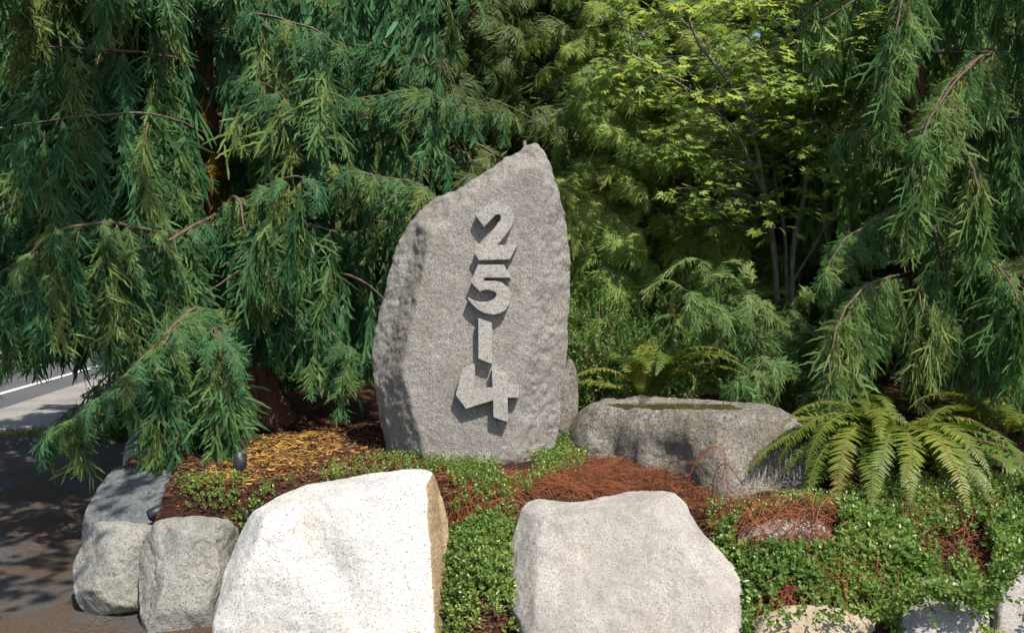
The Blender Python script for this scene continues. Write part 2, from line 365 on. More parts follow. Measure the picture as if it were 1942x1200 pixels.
# ------------------------------------------------------------------ rocks
def chaikin(P, it=1):
    for _ in range(it):
        Nx = np.roll(P, -1, 0); P = np.stack([P * 0.8 + Nx * 0.2, P * 0.2 + Nx * 0.8], 1).reshape(-1, P.shape[1])
    return P
def resample(P, n):
    Q = np.vstack([P, P[:1]]); d = np.concatenate([[0], np.cumsum(np.linalg.norm(np.diff(Q, axis=0), axis=1))])
    t = np.linspace(0, d[-1], n, endpoint=False)
    return np.stack([np.interp(t, d, Q[:, k]) for k in range(P.shape[1])], 1)
def rock(name, outline, P0, N, Df, Db, planes=(), seed=0, amp=0.02, rough=0.006, mat=None, p=3.0, na=260, nr=46, k=0.012,
         center=None, smooth_it=1, world_outline=False, warp=None, ridged=0.0, keep_flat=0.0, second=None, second_px=None, post=None):
    """A boulder lofted from its outline (taken on the plane P0, N) with a domed front that facet planes cut flat."""
    P0 = np.asarray(P0, float); N = unit(np.asarray(N, float))
    zref = np.array([0, 0, 1.0]) if abs(N[2]) < 0.9 else np.array([0, 1.0, 0])
    Vv = unit(zref - N * (zref @ N)); U = np.cross(Vv, N)
    def to_uv(px, py):
        d = ray(px, py); t = ((P0 - CAM) @ N) / (d @ N); q = CAM + d * t - P0
        return np.array([q @ U, q @ Vv])
    if world_outline: O = np.array([[(np.array(q) - P0) @ U, (np.array(q) - P0) @ Vv] for q in outline])
    else: O = np.array([to_uv(*q) for q in outline])
    O = resample(chaikin(O, smooth_it), na)
    C = O.mean(0) if center is None else (to_uv(*center) if not world_outline else np.array([(np.array(center) - P0) @ U, (np.array(center) - P0) @ Vv]))
    jn = fbm(np.stack([O[:, 0] * 7, O[:, 1] * 7, 0 * O[:, 0] + seed], -1), seed + 50, 4)[:, None]
    O = C + (O - C) * (1 + jn * min(0.03, amp * 0.6))
    s = 1 - (1 - np.arange(1, nr + 1) / nr) ** 1.9
    sb = s[::-3][1:] if nr > 6 else s[::-1][1:]
    rows = []
    for kk, arr in enumerate((s, sb)):
        for q in arr:
            uv = C + (O - C) * q
            h = np.full(na, (Df if kk == 0 else -Db) * max(0.0, 1 - q ** p) ** 0.5)
            rows.append((uv, h, kk))
    uv = np.stack([r[0] for r in rows]); h = np.stack([r[1] for r in rows]); isf = np.array([r[2] for r in rows]) == 0
    cen = np.array([C, C]); hc = np.array([Df, -Db])
    UV = np.vstack([uv.reshape(-1, 2), cen]); Hh = np.concatenate([h.ravel(), hc]); F = np.concatenate([np.repeat(isf, na), [True, False]])
    flat = np.zeros(len(UV)); Hdome = np.clip(Hh, 0, None).copy()
    for (px, py, h0, a, b) in planes:
        q = to_uv(px, py) if not world_outline else np.array([px, py])
        pl = h0 + a * (UV[:, 0] - q[0]) + b * (UV[:, 1] - q[1])
        pl = np.maximum(pl, 0.22 * Hdome)
        e = np.clip(0.5 + 0.5 * (Hh - pl) / k, 0, 1)
        nh = Hh * (1 - e) + pl * e - k * e * (1 - e)
        Hh = np.where(F, nh, Hh); 
        if keep_flat and (px, py, h0, a, b) == planes[0]: flat = np.where(F, e, 0)
        elif keep_flat: flat = np.where(F, flat * (1 - e), flat)
    if warp is not None: Hh = np.where(F, warp(UV, Hh), Hh)
    V = P0 + UV[:, :1] * U + UV[:, 1:] * Vv + Hh[:, None] * N
    if post is not None: V = post(V)
    nrow = len(rows); i = np.arange(nrow - 1)[:, None] * na; j = np.arange(na)[None]; j2 = (j + 1) % na
    Q = np.stack([i + j, i + na + j, i + na + j2, i + j2], -1).reshape(-1, 4)[:, ::-1]
    cf, cb = nrow * na, nrow * na + 1; jj = np.arange(na)
    T = np.vstack([np.stack([np.full(na, cf), (jj + 1) % na, jj], 1), np.stack([np.full(na, cb), (nrow - 1) * na + jj, (nrow - 1) * na + (jj + 1) % na], 1)])
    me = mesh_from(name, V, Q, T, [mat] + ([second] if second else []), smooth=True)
    nn = np.empty(len(V) * 3, np.float32); me.vertices.foreach_get('normal', nn); nn = nn.reshape(-1, 3)
    d = amp * fbm(V * 3.1, seed, 4) + rough * fbm(V * 22, seed + 9, 4, 0.62)
    if ridged: d = d - ridged * np.clip(1 - np.abs(fbm(V * 4.2, seed + 20, 4)) * 5, 0, 1) ** 2 + ridged * 0.8 * fbm(V * 9, seed + 31, 3)
    d = d * (1 - keep_flat * flat)
    if second:
        q = np.empty(len(me.polygons) * 3, np.float32); me.polygons.foreach_get('normal', q); q = q.reshape(-1, 3) @ U
        c = np.empty(len(me.polygons) * 3, np.float32); me.polygons.foreach_get('center', c); c = c.reshape(-1, 3)
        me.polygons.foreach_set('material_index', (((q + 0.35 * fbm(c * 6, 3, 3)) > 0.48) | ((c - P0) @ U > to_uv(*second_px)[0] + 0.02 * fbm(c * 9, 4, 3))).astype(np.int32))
    V = V + nn * d[:, None]
    org = V.mean(0); org[2] = V[:, 2].min()
    me.vertices.foreach_set('co', (V - org).astype(np.float32).ravel()); me.update()
    o = link(name, me); o.location = org
    return o

# the upright house-number stone
MY = 5.35
MONO = [(1019, 269), (1036, 292), (1050, 330), (1062, 368), (1074, 405), (1077, 450), (1083, 505), (1083, 570), (1077, 610), (1077, 650), (1070, 700),
        (1066, 760), (1060, 815), (1052, 850), (1030, 890), (960, 905), (860, 908), (765, 902), (737, 868), (724, 820), (716, 750), (707, 690), (709, 640), (720, 585), (735, 525), (752, 465), (775, 425), (800, 398), (835, 372), (868, 362), (915, 330), (965, 296), (1003, 270)]
FACE = (920, 560, 0.22, 0.0, -0.10)
mono = rock('number_stone', MONO, (at(900, 600, MY)), (0, -1, 0), 0.42, 0.34,
            [FACE, (782, 620, 0.215, 1.15, -0.30), (1014, 600, 0.215, -0.85, 0.0), (968, 338, 0.138, 0.60, -0.95), (1016, 320, 0.134, 0.1, -1.3), (1045, 350, 0.10, -1.3, -0.5), (745, 800, 0.10, 1.0, 0.2)],
            seed=11, amp=0.02, rough=0.013, mat=M['mono'], p=5.0, na=420, nr=80, k=0.014, keep_flat=0.9, ridged=0.006, smooth_it=1)
tag(mono, 'tall upright grey granite stone carved with raised house number 2514', 'stone')
P0m = at(900, 600, MY)
z0 = P0m[2] + ((lambda d: (CAM + d * ((P0m[1] - CAM[1]) / d[1]))[2] - P0m[2])(ray(920, 560)))
nF = unit(np.array([0, -1.0, 0.10]))
def face_pt(px, py, off):
    # surface: y = MY - (0.22 - 0.10 (z - z0)); plane offset along the normal
    q0 = np.array([0, MY - 0.22, z0]) + nF * off
    d = ray(px, py); return CAM + d * (((q0 - CAM) @ nF) / (d @ nF))
zz1 = lambda L: [(840 + x / 5.0, 370 + y / 5.0) for x, y in L]
zz2 = lambda L: [(840 + x / 4.8, 590 + y / 4.8) for x, y in L]
NUM = {
 '2': zz1([(305, 190), (350, 150), (400, 110), (440, 82), (490, 66), (550, 68), (600, 85), (640, 115), (665, 150), (675, 195), (670, 250), (650, 300), (600, 370), (515, 472), (710, 472), (632, 610), (342, 618), (295, 548), (390, 430), (480, 320), (540, 240), (549, 212), (541, 190), (520, 180), (498, 190), (440, 250), (390, 302)]),
 '5': zz1([(330, 660), (580, 660), (642, 783), (390, 783), (390, 812), (500, 812), (560, 828), (608, 865), (638, 915), (643, 970), (628, 1035), (595, 1088), (545, 1120), (480, 1133), (400, 1121), (330, 1085), (270, 1030), (237, 985), (240, 965), (290, 995), (360, 1012), (430, 1008), (480, 985), (508, 955), (504, 925), (470, 905), (425, 897), (385, 900), (350, 915), (300, 865), (262, 825)]),
 '1': zz2([(320, 62), (447, 105), (447, 480), (322, 435)]),
 '4': zz2([(290, 475), (190, 515), (155, 590), (115, 765), (210, 888), (455, 812), (458, 965), (590, 1010), (590, 788), (690, 788), (690, 672), (590, 672), (590, 580), (445, 522), (450, 690), (280, 715), (290, 630)]),
}
DIG = 0.070
for ch, pts in NUM.items():
    bm = bmesh.new(); org = Vector(mono.location)
    vs = [bm.verts.new(Vector(face_pt(x, y, DIG)) - org) for x, y in pts]
    f = bm.faces.new(vs); f.normal_update()
    if f.normal.dot(Vector(nF)) < 0: f.normal_flip()
    ext = bmesh.ops.extrude_face_region(bm, geom=[f])
    ev = [g for g in ext['geom'] if isinstance(g, bmesh.types.BMVert)]
    ef = [g for g in ext['geom'] if isinstance(g, bmesh.types.BMFace)]
    back = -Vector(nF) * (DIG + 0.035)
    # the extruded copy becomes the front; the original face moves back into the stone
    for v in vs: v.co += back
    bmesh.ops.recalc_face_normals(bm, faces=bm.faces)
    fe = [e for fa in ef for e in fa.edges]
    bmesh.ops.bevel(bm, geom=list(set(fe)), offset=0.004, segments=2, affect='EDGES', profile=0.6)
    bmesh.ops.triangulate(bm, faces=[fa for fa in bm.faces if len(fa.verts) > 4])
    me = bpy.data.meshes.new('numeral'); bm.to_mesh(me); bm.free(); me.materials.append(M['numeral'])
    link('numeral', me, mono, label='raised stone numeral ' + ch)

# rock leaning behind the number stone, right side
o = rock('rock', [(1072, 690), (1082, 680), (1090, 700), (1096, 735), (1094, 790), (1075, 850), (1045, 860), (1030, 800), (1040, 720)], at(1065, 770, 5.62), (0.2, -1, 0.15), 0.13, 0.15,
         [(1085, 740, 0.06, -0.6, 0)], 21, 0.015, 0.006, M['basin'], na=140, nr=24)
tag(o, 'small rough rock tucked against the right flank of the number stone', 'rock')
# big white boulder in front
A = [(400, 1260), (412, 1200), (428, 1110), (448, 1050), (468, 1005), (486, 978), (525, 956), (575, 935), (640, 915), (715, 903), (770, 900), (806, 896), (822, 903), (836, 918), (846, 950), (852, 1010), (858, 1060), (862, 1110), (862, 1200), (850, 1260)]
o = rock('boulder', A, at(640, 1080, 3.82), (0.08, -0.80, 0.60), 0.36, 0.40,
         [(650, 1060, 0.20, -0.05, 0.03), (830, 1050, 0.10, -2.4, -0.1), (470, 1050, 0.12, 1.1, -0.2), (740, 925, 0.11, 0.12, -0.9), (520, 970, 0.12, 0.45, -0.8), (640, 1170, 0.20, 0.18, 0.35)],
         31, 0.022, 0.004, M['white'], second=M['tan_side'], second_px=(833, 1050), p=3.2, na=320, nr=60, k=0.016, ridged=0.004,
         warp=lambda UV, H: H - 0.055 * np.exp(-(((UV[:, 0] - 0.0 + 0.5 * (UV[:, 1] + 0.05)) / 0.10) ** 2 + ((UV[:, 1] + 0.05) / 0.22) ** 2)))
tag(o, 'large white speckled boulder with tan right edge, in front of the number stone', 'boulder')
B = [(985, 1280), (983, 1200), (965, 1150), (950, 1105), (955, 1065), (972, 1020), (982, 980), (995, 962), (1012, 952), (1040, 955), (1075, 963), (1105, 962), (1150, 950), (1190, 940), (1222, 935), (1258, 939), (1285, 945), (1300, 958), (1315, 990), (1332, 1020), (1360, 1050), (1392, 1085), (1408, 1120), (1418, 1200), (1418, 1280)]
o = rock('boulder', B, at(1190, 1120, 3.70), (-0.05, -0.74, 0.68), 0.30, 0.40,
         [(1180, 1100, 0.19, 0.04, 0.02), (1000, 1050, 0.12, 0.9, 0.0), (1330, 1060, 0.13, -0.55, -0.35), (1240, 960, 0.11, 0.0, -0.9), (1050, 975, 0.10, 0.1, -0.8)],
         41, 0.018, 0.003, M['pale'], p=3.2, na=320, nr=60, k=0.014, ridged=0.005)
tag(o, 'broad pale pinkish grey boulder with dipped top edge, beside the white boulder', 'boulder')
D = [(150, 1080), (160, 1045), (172, 1015), (186, 998), (205, 992), (250, 993), (285, 998), (290, 1030), (278, 1070), (272, 1110), (276, 1140), (268, 1158), (240, 1166), (205, 1174), (178, 1176), (162, 1152)]
o = rock('boulder', D, at(220, 1085, 4.12), (-0.25, -0.88, 0.40), 0.20, 0.28,
         [(200, 1080, 0.12, 0.45, -0.1), (255, 1090, 0.14, -0.35, 0.1), (220, 1010, 0.10, 0, -0.8), (210, 1150, 0.10, 0.1, 0.9)],
         51, 0.02, 0.006, M['grey_rock'], na=220, nr=40, ridged=0.005, k=0.02)
tag(o, 'leftmost pale boulder by the driveway, smooth rounded face', 'boulder')
Cc = [(272, 1030), (290, 1004), (312, 988), (350, 983), (395, 982), (430, 984), (440, 992), (438, 1030), (440, 1080), (428, 1130), (415, 1180), (408, 1260), (310, 1260), (284, 1190), (277, 1150), (272, 1100)]
o = rock('boulder', Cc, at(350, 1100, 4.0), (-0.1, -0.90, 0.38), 0.22, 0.28,
         [(310, 1100, 0.13, 0.75, 0.0), (400, 1090, 0.14, -0.45, 0.0), (360, 1000, 0.11, 0, -0.9), (340, 1060, 0.16, 0.3, -0.3), (380, 1170, 0.13, -0.5, 0.6)],
         61, 0.024, 0.008, M['grey_rock'], na=240, nr=44, ridged=0.010, k=0.015)
tag(o, 'craggy grey boulder with broken face, between leftmost and white boulders', 'boulder')
# dark squared block behind the leftmost boulder: outline given in plan, flat top
def plan_rock(name, poly, z0, top, planes, seed, mat, amp=0.012, rough=0.005, p=8.0, warp=None, ridged=0.004, na=240, nr=40, k=0.015, smooth_it=1, post=None):
    c = np.mean(poly, 0)
    return rock(name, [(x, y, z0) for x, y in poly], (c[0], c[1], z0), (0, 0, 1), top - z0, 0.25, planes, seed, amp, rough, mat, p=p, na=na, nr=nr, k=k, world_outline=True, warp=warp, ridged=ridged, smooth_it=smooth_it, post=post)
o = plan_rock('stone_block', [(-2.42, 4.45), (-2.05, 4.45), (-1.95, 4.75), (-2.02, 5.12), (-2.40, 5.22), (-2.60, 5.20), (-2.52, 4.8)], 0.10, 0.55,
              [(0, 0, 0.45 - 0.10, 0.02, 0.22), (0.12, -0.25, 0.30, -0.1, 0.9)], 71, M['dark_rock'], p=10)
tag(o, 'dark blue grey squared stone block on the driveway edge', 'stone')
o = plan_rock('stone_slab', [(-2.60, 5.22), (-2.22, 5.25), (-2.50, 6.1), (-2.95, 7.2), (-3.25, 7.9), (-3.55, 7.9), (-3.10, 6.6)], 0.06, 0.62,
              [(-0.15, 0, 0.5, 0.1, 0.02), (0.05, 0.0, 0.48, -0.75, -0.25)], 73, M['slab'], p=10, amp=0.02)
tag(o, 'long grey stone slab with light sloping top under the weeping cedar, edging the driveway', 'stone')
# low boulder with the water basin, right of the number stone
BAS = [(0.30, 5.60), (0.33, 5.35), (0.50, 5.05), (0.70, 4.82), (0.90, 4.60), (1.08, 4.42), (1.40, 4.34), (1.72, 4.46), (1.95, 4.85), (1.92, 5.35), (1.62, 5.62), (1.2, 5.78), (0.7, 5.85), (0.4, 5.78)]
BC = np.mean(BAS, 0)
def basin_warp(UV, H):
    x = UV[:, 0] + BC[0]; y = UV[:, 1] + BC[1]
    dip = np.exp(-((((x - 1.16) + 0.4 * (y - 5.2)) / 0.44) ** 4 + ((y - 5.24) / 0.24) ** 4 + 0.8 * fbm(np.stack([x * 5, y * 7, 0 * x], -1), 8, 3)))
    a = np.array([0.56, 5.16]); b = np.array([1.06, 4.50]); d = unit(b - a); px_ = (x - a[0]) * d[1] - (y - a[1]) * d[0]; al = ((x - a[0]) * d[0] + (y - a[1]) * d[1]) / np.linalg.norm(b - a)
    wob = 0.03 * np.sin(al * 9) + 0.015 * np.sin(al * 23)
    crack = np.exp(-((px_ + wob) / 0.045) ** 2) * sst(-0.1, 0.25, al) * sst(1.15, 0.9, al)
    return H - 0.04 * dip - 0.17 * crack
def undercut(V):
    x, y, z = V[:, 0], V[:, 1], V[:, 2]; lo = sst(.80, .58, z) * sst(5.25, 4.9, y)
    V = V.copy(); V[:, 1] += lo * (.13 * np.exp(-((x - .98) / .20) ** 2) + .11 * np.exp(-((x - .62) / .2) ** 2) + .05 * np.sin(x * 14)); return V
o = plan_rock('basin_boulder', BAS, 0.30, 0.94, [(0, 0, 0.585, 0.0, 0.01), (-0.1, -0.44, 0.46, -0.15, 2.0), (0.35, -0.56, 0.46, 0.15, 1.7), (-0.62, -0.1, 0.51, 0.5, 0.4), (0.15, -0.42, 0.47, 0.9, 1.2)],
              81, M['basin'], amp=0.03, rough=0.009, p=5.0, warp=basin_warp, post=undercut, ridged=0.007, na=360, nr=70, k=0.014)
tag(o, 'low grey granite boulder with a shallow rain puddle hollowed in its top', 'boulder')
wp = [(1.18 + 0.52 * math.cos(t) * (1 + 0.1 * math.sin(3 * t)) - 0.18 * math.sin(t), 5.22 + 0.27 * math.sin(t)) for t in np.linspace(0, 2 * math.pi, 40, endpoint=False)]
sheet('water', wp, 0.868, M['water'])
# half buried flat rock and the bottom right stones
o = plan_rock('rock', [tuple(bed_at(*q)[:2]) for q in [(1385, 1035), (1420, 1005), (1480, 988), (1540, 990), (1590, 1005), (1585, 1030), (1500, 1050), (1430, 1052)]], 0.34, 0.53, [(0, 0, 0.16, 0.03, 0.28)], 91, M['flat_rock'], p=2.4, amp=0.03, ridged=0.012, na=160, nr=26)
tag(o, 'flat half buried grey rock netted over by dry red stems', 'rock')
o = rock('rock', [(1415, 1260), (1418, 1190), (1440, 1172), (1490, 1160), (1560, 1164), (1625, 1166), (1665, 1182), (1690, 1210), (1690, 1260)], at(1540, 1215, 3.42), (0, -0.7, 0.7), 0.14, 0.2, [(1540, 1200, 0.09, 0, -0.1), (1600, 1190, 0.07, -.4, -.3)], 93, 0.035, 0.010, M['tan_rock'], na=180, nr=30)
tag(o, 'tan sandy rock at the lower edge between the pale boulder and ground cover', 'rock')
o = rock('rock', [(1695, 1260), (1696, 1190), (1702, 1150), (1715, 1128), (1745, 1112), (1785, 1112), (1825, 1125), (1850, 1150), (1862, 1180), (1866, 1260)], at(1780, 1190, 3.42), (0.0, -0.75, 0.66), 0.16, 0.2, [(1780, 1180, 0.10, 0, 0.0), (1740, 1150, .08, .5, -.4), (1830, 1150, .07, -.5, -.5)], 95, 0.035, 0.008, M['pale'], na=180, nr=30)
tag(o, 'smooth light grey rock half hidden under trailing ground cover', 'rock')
o = rock('rock', [(1872, 1260), (1874, 1180), (1880, 1120), (1900, 1080), (1930, 1050), (1975, 1035), (2030, 1060), (2060, 1140), (2060, 1260)], at(1960, 1170, 3.45), (-0.1, -0.8, 0.6), 0.16, 0.2, [(1950, 1150, 0.10, 0.1, 0.0)], 97, 0.015, 0.005, M['pale'], na=180, nr=30)
tag(o, 'pale rock cut off at the right edge of the photo under ground cover', 'rock')

# ------------------------------------------------------------------ foliage templates
def branch2(P, D, Ln, Nn, sag, rg, fr=(.35, .6, .82), k=.42):
    """second-order branchlets: gives the lacy, forked look of scale-leaved sprays"""
    S = unit(np.cross(D, Nn)); o = []
    for i, f in enumerate(fr):
        sd = np.where(rg.random(len(P)) < .5, -1, 1) if i == 2 else np.full(len(P), -1 if i == 0 else 1)
        b = P + D * (Ln * f)[:, None]; b[:, 2] -= sag * (Ln * f) ** 2
        d = unit(D * .8 + S * (sd * rg.uniform(.4, .75, len(P)))[:, None] + rg.normal(0, .12, P.shape)); l = Ln * k * rg.uniform(.5, 1.4, len(P))
        o.append((b, d, l, Nn))
    return [np.concatenate(x) for x in zip(*o)]
def sub_leaflets(base, d0, length, plane_n, dl, ll, lw, sag, rg, geo, ang=0.72, mat=0, stem=True, jag=0.0):
    """base (n,3), d0 (n,3), length (n,): pinnate sub-fronds with small scale leaflets"""
    J = int(np.max(length) / dl) + 1
    s = (np.arange(J) + 0.6)[None] * dl + rg.uniform(-.2, .2, (len(base), J)) * dl
    ok = s < length[:, None]
    sg = np.asarray(sag)[:, None]
    pos = base[:, None] + d0[:, None] * s[..., None]; pos[..., 2] -= sg * s ** 2
    T = d0[:, None] + np.zeros_like(pos); T[..., 2] -= 2 * sg * s; T = unit(T)
    S = unit(np.cross(T, plane_n[:, None] + 0 * T)); Nn = np.cross(S, T)
    fr = s / length[:, None]
    for sg_ in (-1, 1):
        if jag: ok = (s < length[:, None]) & (rg.random(s.shape) > jag * .35)
        an = ang + rg.normal(0, .22 * (jag > 0), s.shape)[..., None]
        D = unit(T * np.cos(an) + S * sg_ * np.sin(an) + Nn * rg.normal(0, 0.22, s.shape)[..., None])
        L = ll * (1.08 - 0.72 * fr) * (rg.uniform(0.45, 1.4, s.shape) if jag else rg.uniform(0.75, 1.2, s.shape))
        W = unit(np.cross(D, Nn + rg.normal(0, .25, D.shape)))
        v, q = blades(pos[ok], D[ok], W[ok], L[ok], np.full(ok.sum(), lw)); geo.add(v, q, mat)
    # tip and stem blades
    tipb = base + d0 * (length * 0.9)[:, None]; tipb[:, 2] -= np.asarray(sag) * (length * .9) ** 2
    td = unit(d0 - np.array([0, 0, 1.0]) * (2 * np.asarray(sag) * length)[:, None])
    v, q = blades(tipb, td, unit(np.cross(td, plane_n)), np.full(len(base), ll * 1.3), np.full(len(base), lw)); geo.add(v, q, mat)
    if stem:
        e = base + d0 * length[:, None]; e[:, 2] -= np.asarray(sag) * length ** 2
        D = unit(e - base); v, q = blades(base, D, unit(np.cross(D, plane_n)), np.linalg.norm(e - base, axis=1), np.full(len(base), lw * 0.7)); geo.add(v, q, mat)

def fingers(base, d, L, N, w, sag, rg, geo, nseg=8, mat=0):
    """flat serrated branchlets: the scale-leaved fingers a cedar spray is made of"""
    n = len(base); fr = np.linspace(0, 1, nseg + 1)[None]; L = np.asarray(L); s_ = L[:, None] * fr
    z = np.array([0, 0, 1.0]); P = base[:, None] + d[:, None] * s_[..., None] - z * (np.asarray(sag)[:, None] * s_ ** 2)[..., None]
    T = unit(d[:, None] - z * (2 * np.asarray(sag)[:, None] * s_)[..., None]); S = unit(np.cross(T, N[:, None] + 0 * T)); Nn = np.cross(S, T)
    P = P + Nn * (rg.normal(0, .10, n)[:, None] * L[:, None] * fr ** 2)[..., None]
    env = np.sin(np.pi * np.clip(.16 + .80 * fr, 0, 1)) ** .7; k = np.arange(nseg + 1)[None]
    wl = w * env * np.where(k % 2 == 0, 1.0, .42) * rg.uniform(.7, 1.3, (n, nseg + 1)); wr = w * env * np.where(k % 2 == 1, 1.0, .42) * rg.uniform(.7, 1.3, (n, nseg + 1))
    if nseg < 6: wl = w * env * rg.uniform(.4, 1.1, (n, nseg + 1)); wr = w * env * rg.uniform(.4, 1.1, (n, nseg + 1))
    sc = np.clip(L / .10, .5, 1.25)[:, None]
    A = P + S * (wl * sc * .5)[..., None] + T * (wl * .35)[..., None]; B = P - S * (wr * sc * .5)[..., None] + T * (wr * .35)[..., None]
    V = np.stack([A, B], 2).reshape(-1, 3); i = (np.arange(n) * (nseg + 1) * 2)[:, None] + (np.arange(nseg) * 2)[None]
    geo.add(V, np.stack([i, i + 1, i + 3, i + 2], -1).reshape(-1, 4), mat)
def drape(seed, L=1.0, W=0.11, n=46, w=.023, second=3, nseg=8):
    rg = np.random.default_rng(seed); g = Geo(); t = (np.arange(n) + rg.uniform(0, 1, n) * 0.9) / n
    w1, w2 = rg.uniform(-.05, .05, 2)
    ax = lambda t: np.stack([w1 * np.sin(t * 4 + seed), w2 * np.sin(t * 5 + 1 + seed), -L * t], -1)
    lump = 1 + .35 * np.sin(t * rg.uniform(9, 16) + seed); P, Dd, Ln, Nn = [], [], [], []
    for side in (0, 1):
        phi = side * math.pi + rg.normal(0, 0.6, n); a = np.clip(rg.normal(0.42, 0.18, n), .08, 1.0)
        d = np.stack([np.cos(phi) * np.sin(a), np.sin(phi) * np.sin(a), -np.cos(a)], -1)
        prof = (0.6 + 0.6 * np.sin(np.pi * np.clip(0.12 + 0.8 * t, 0, 1))) * lump
        P.append(ax(t)); Dd.append(d); Ln.append(W * prof * np.clip(rg.lognormal(0, .3, n), .5, 1.8)); Nn.append(unit(np.stack([-np.sin(phi), np.cos(phi), 0 * phi], -1) + rg.normal(0, .35, (n, 3))))
    P, Dd, Ln, Nn = map(np.concatenate, (P, Dd, Ln, Nn)); sag = rg.uniform(0.5, 2.0, len(P))
    fingers(P, Dd, Ln, Nn, w, sag, rg, g, nseg)
    if second:
        b, d, l, nn = branch2(P, Dd, Ln, Nn, sag, rg, (.3, .5, .7)[:second], .55); fingers(b, d, l, nn, w * .8, np.full(len(b), 1.5), rg, g, max(4, nseg - 2))
    v, q = tube(ax(np.linspace(0, .97, 9)), np.linspace(0.003, 0.0012, 9), 3); g.add(v, q, 1)
    return g
def fan(seed, L=0.5, W=0.2, n=18, w=.023, droop=0.35, rise=0.1, second=3, nseg=8):
    rg = np.random.default_rng(seed); g = Geo(); t = (np.arange(n) + rg.uniform(0, 1, n) * .8) / n; wv = rg.uniform(-.06, .06)
    ax = lambda t: np.stack([L * t * (1 - .2 * t), wv * np.sin(3 * t), rise * np.sin(t * 2) - droop * L * t ** 2], -1)
    P, Dd, Ln, Nn = [], [], [], []; T = unit(np.gradient(ax(t), axis=0))
    for sd in (-1, 1):
        a = np.clip(rg.normal(0.78, 0.15, n) - 0.25 * t, .2, 1.2); S = np.array([0, 1.0, 0]) * sd
        d = unit(T * np.cos(a)[:, None] + S * np.sin(a)[:, None] + np.array([0, 0, 1.0]) * rg.normal(-0.12, 0.12, n)[:, None])
        prof = np.sin(np.pi * np.clip(0.16 + 0.74 * t, 0, 1)) ** 0.8
        P.append(ax(t)); Dd.append(d); Ln.append(W * prof * np.clip(rg.lognormal(0, .22, n), .5, 1.6)); Nn.append(unit(np.array([0, 0, 1.0]) + rg.normal(0, .2, (n, 3))))
    P, Dd, Ln, Nn = map(np.concatenate, (P, Dd, Ln, Nn)); sag = rg.uniform(.8, 2.6, len(P))
    fingers(P, Dd, Ln, Nn, w, sag, rg, g, nseg)
    e = ax(np.array([.93])); fingers(e, unit(ax(np.array([1.0])) - e), np.array([W * .7]), np.array([[0, 0, 1.0]]), w, np.array([1.0]), rg, g, nseg)
    if second:
        b, d, l, nn = branch2(P, Dd, Ln, Nn, sag, rg, (.3, .5, .7)[:second], .5); fingers(b, d, l, nn, w * .8, np.full(len(b), 2.0), rg, g, max(4, nseg - 2))
    v, q = tube(ax(np.linspace(0, .97, 7)), np.linspace(0.004, 0.0012, 7), 3); g.add(v, q, 1)
    return g
def needle_fan(seed, L=0.9, W=0.4):
    """flat layered fir branch: side twigs with two combed rows of short needles"""
    rg = np.random.default_rng(seed); g = Geo(); n = 16; t = (np.arange(n) + .5) / n
    ax = lambda t: np.stack([L * t, 0.04 * np.sin(4 * t + seed), 0.06 * np.sin(2.5 * t) - 0.12 * L * t ** 2], -1)
    for sd in (-1, 1):
        P = ax(t); T = unit(np.gradient(P, axis=0)); a = rg.normal(.85, .08, n)
        d = unit(T * np.cos(a)[:, None] + np.array([0, 1.0, 0]) * sd * np.sin(a)[:, None] + np.array([0, 0, 1.0]) * rg.normal(.0, .1, n)[:, None])
        ln = W * np.sin(np.pi * np.clip(.2 + .7 * t, 0, 1)) * rg.uniform(.7, 1.15, n)
        sub_leaflets(P, d, ln, unit(np.array([0, 0, 1.0]) + rg.normal(0, .15, (n, 3))), 0.011, 0.026, 0.013, rg.uniform(0, .5, n), rg, g, ang=1.1)
        for j in (0.35, 0.65):
            for s2 in (-1, 1):
                b = P + d * (ln * j)[:, None]; S = np.cross(d, [0, 0, 1.0]) * s2; d2 = unit(d * .65 + S * .75)
                sub_leaflets(b, d2, ln * .38 * (1.2 - j), np.tile([0, 0, 1.0], (n, 1)), 0.013, 0.026, 0.013, np.zeros(n), rg, g, ang=1.1)
    v, q = tube(ax(np.linspace(0, 1, 7)), np.linspace(.008, .002, 7), 4); g.add(v, q, 1)
    return g
class Tmpl:
    def __init__(s, name, geo, lod=None, far=None):
        s.name, s.geo = name, geo; s.arr = geo.arrays(); s.lod = (lod or geo).arrays(); s.far = (far or lod or geo).arrays(); s.meshes = {}
    def mesh(s, mats):
        k = tuple(m.name for m in mats)
        if k not in s.meshes: s.meshes[k] = s.geo.mesh(s.name, list(mats))
        return s.meshes[k]
DRAPES = [Tmpl('hanging_spray', drape(100 + i, 1.0, 0.088 + 0.012 * (i % 4), 62, .019), drape(200 + i, 1.0, 0.10, 34, .024, 1, 4), drape(250 + i, 1.0, 0.19, 14, .052, 0, 3)) for i in range(6)]
MIDS = [Tmpl('hanging_spray', drape(120 + i, .65, 0.088 + 0.010 * (i % 4), 42, .019), drape(220 + i, .65, 0.10, 24, .024, 1, 4), drape(270 + i, .65, 0.18, 10, .052, 0, 3)) for i in range(6)]
SHORTS = [Tmpl('hanging_spray', drape(140 + i, .34, 0.075 + 0.010 * (i % 4), 24, .018), drape(240 + i, .34, 0.09, 15, .023, 1, 4), drape(290 + i, .34, 0.14, 7, .05, 0, 3)) for i in range(6)]
for T_, l_ in ((DRAPES, 1.0), (MIDS, .65), (SHORTS, .34)):
    for t_ in T_: t_.length = l_
HANG = DRAPES + MIDS + SHORTS
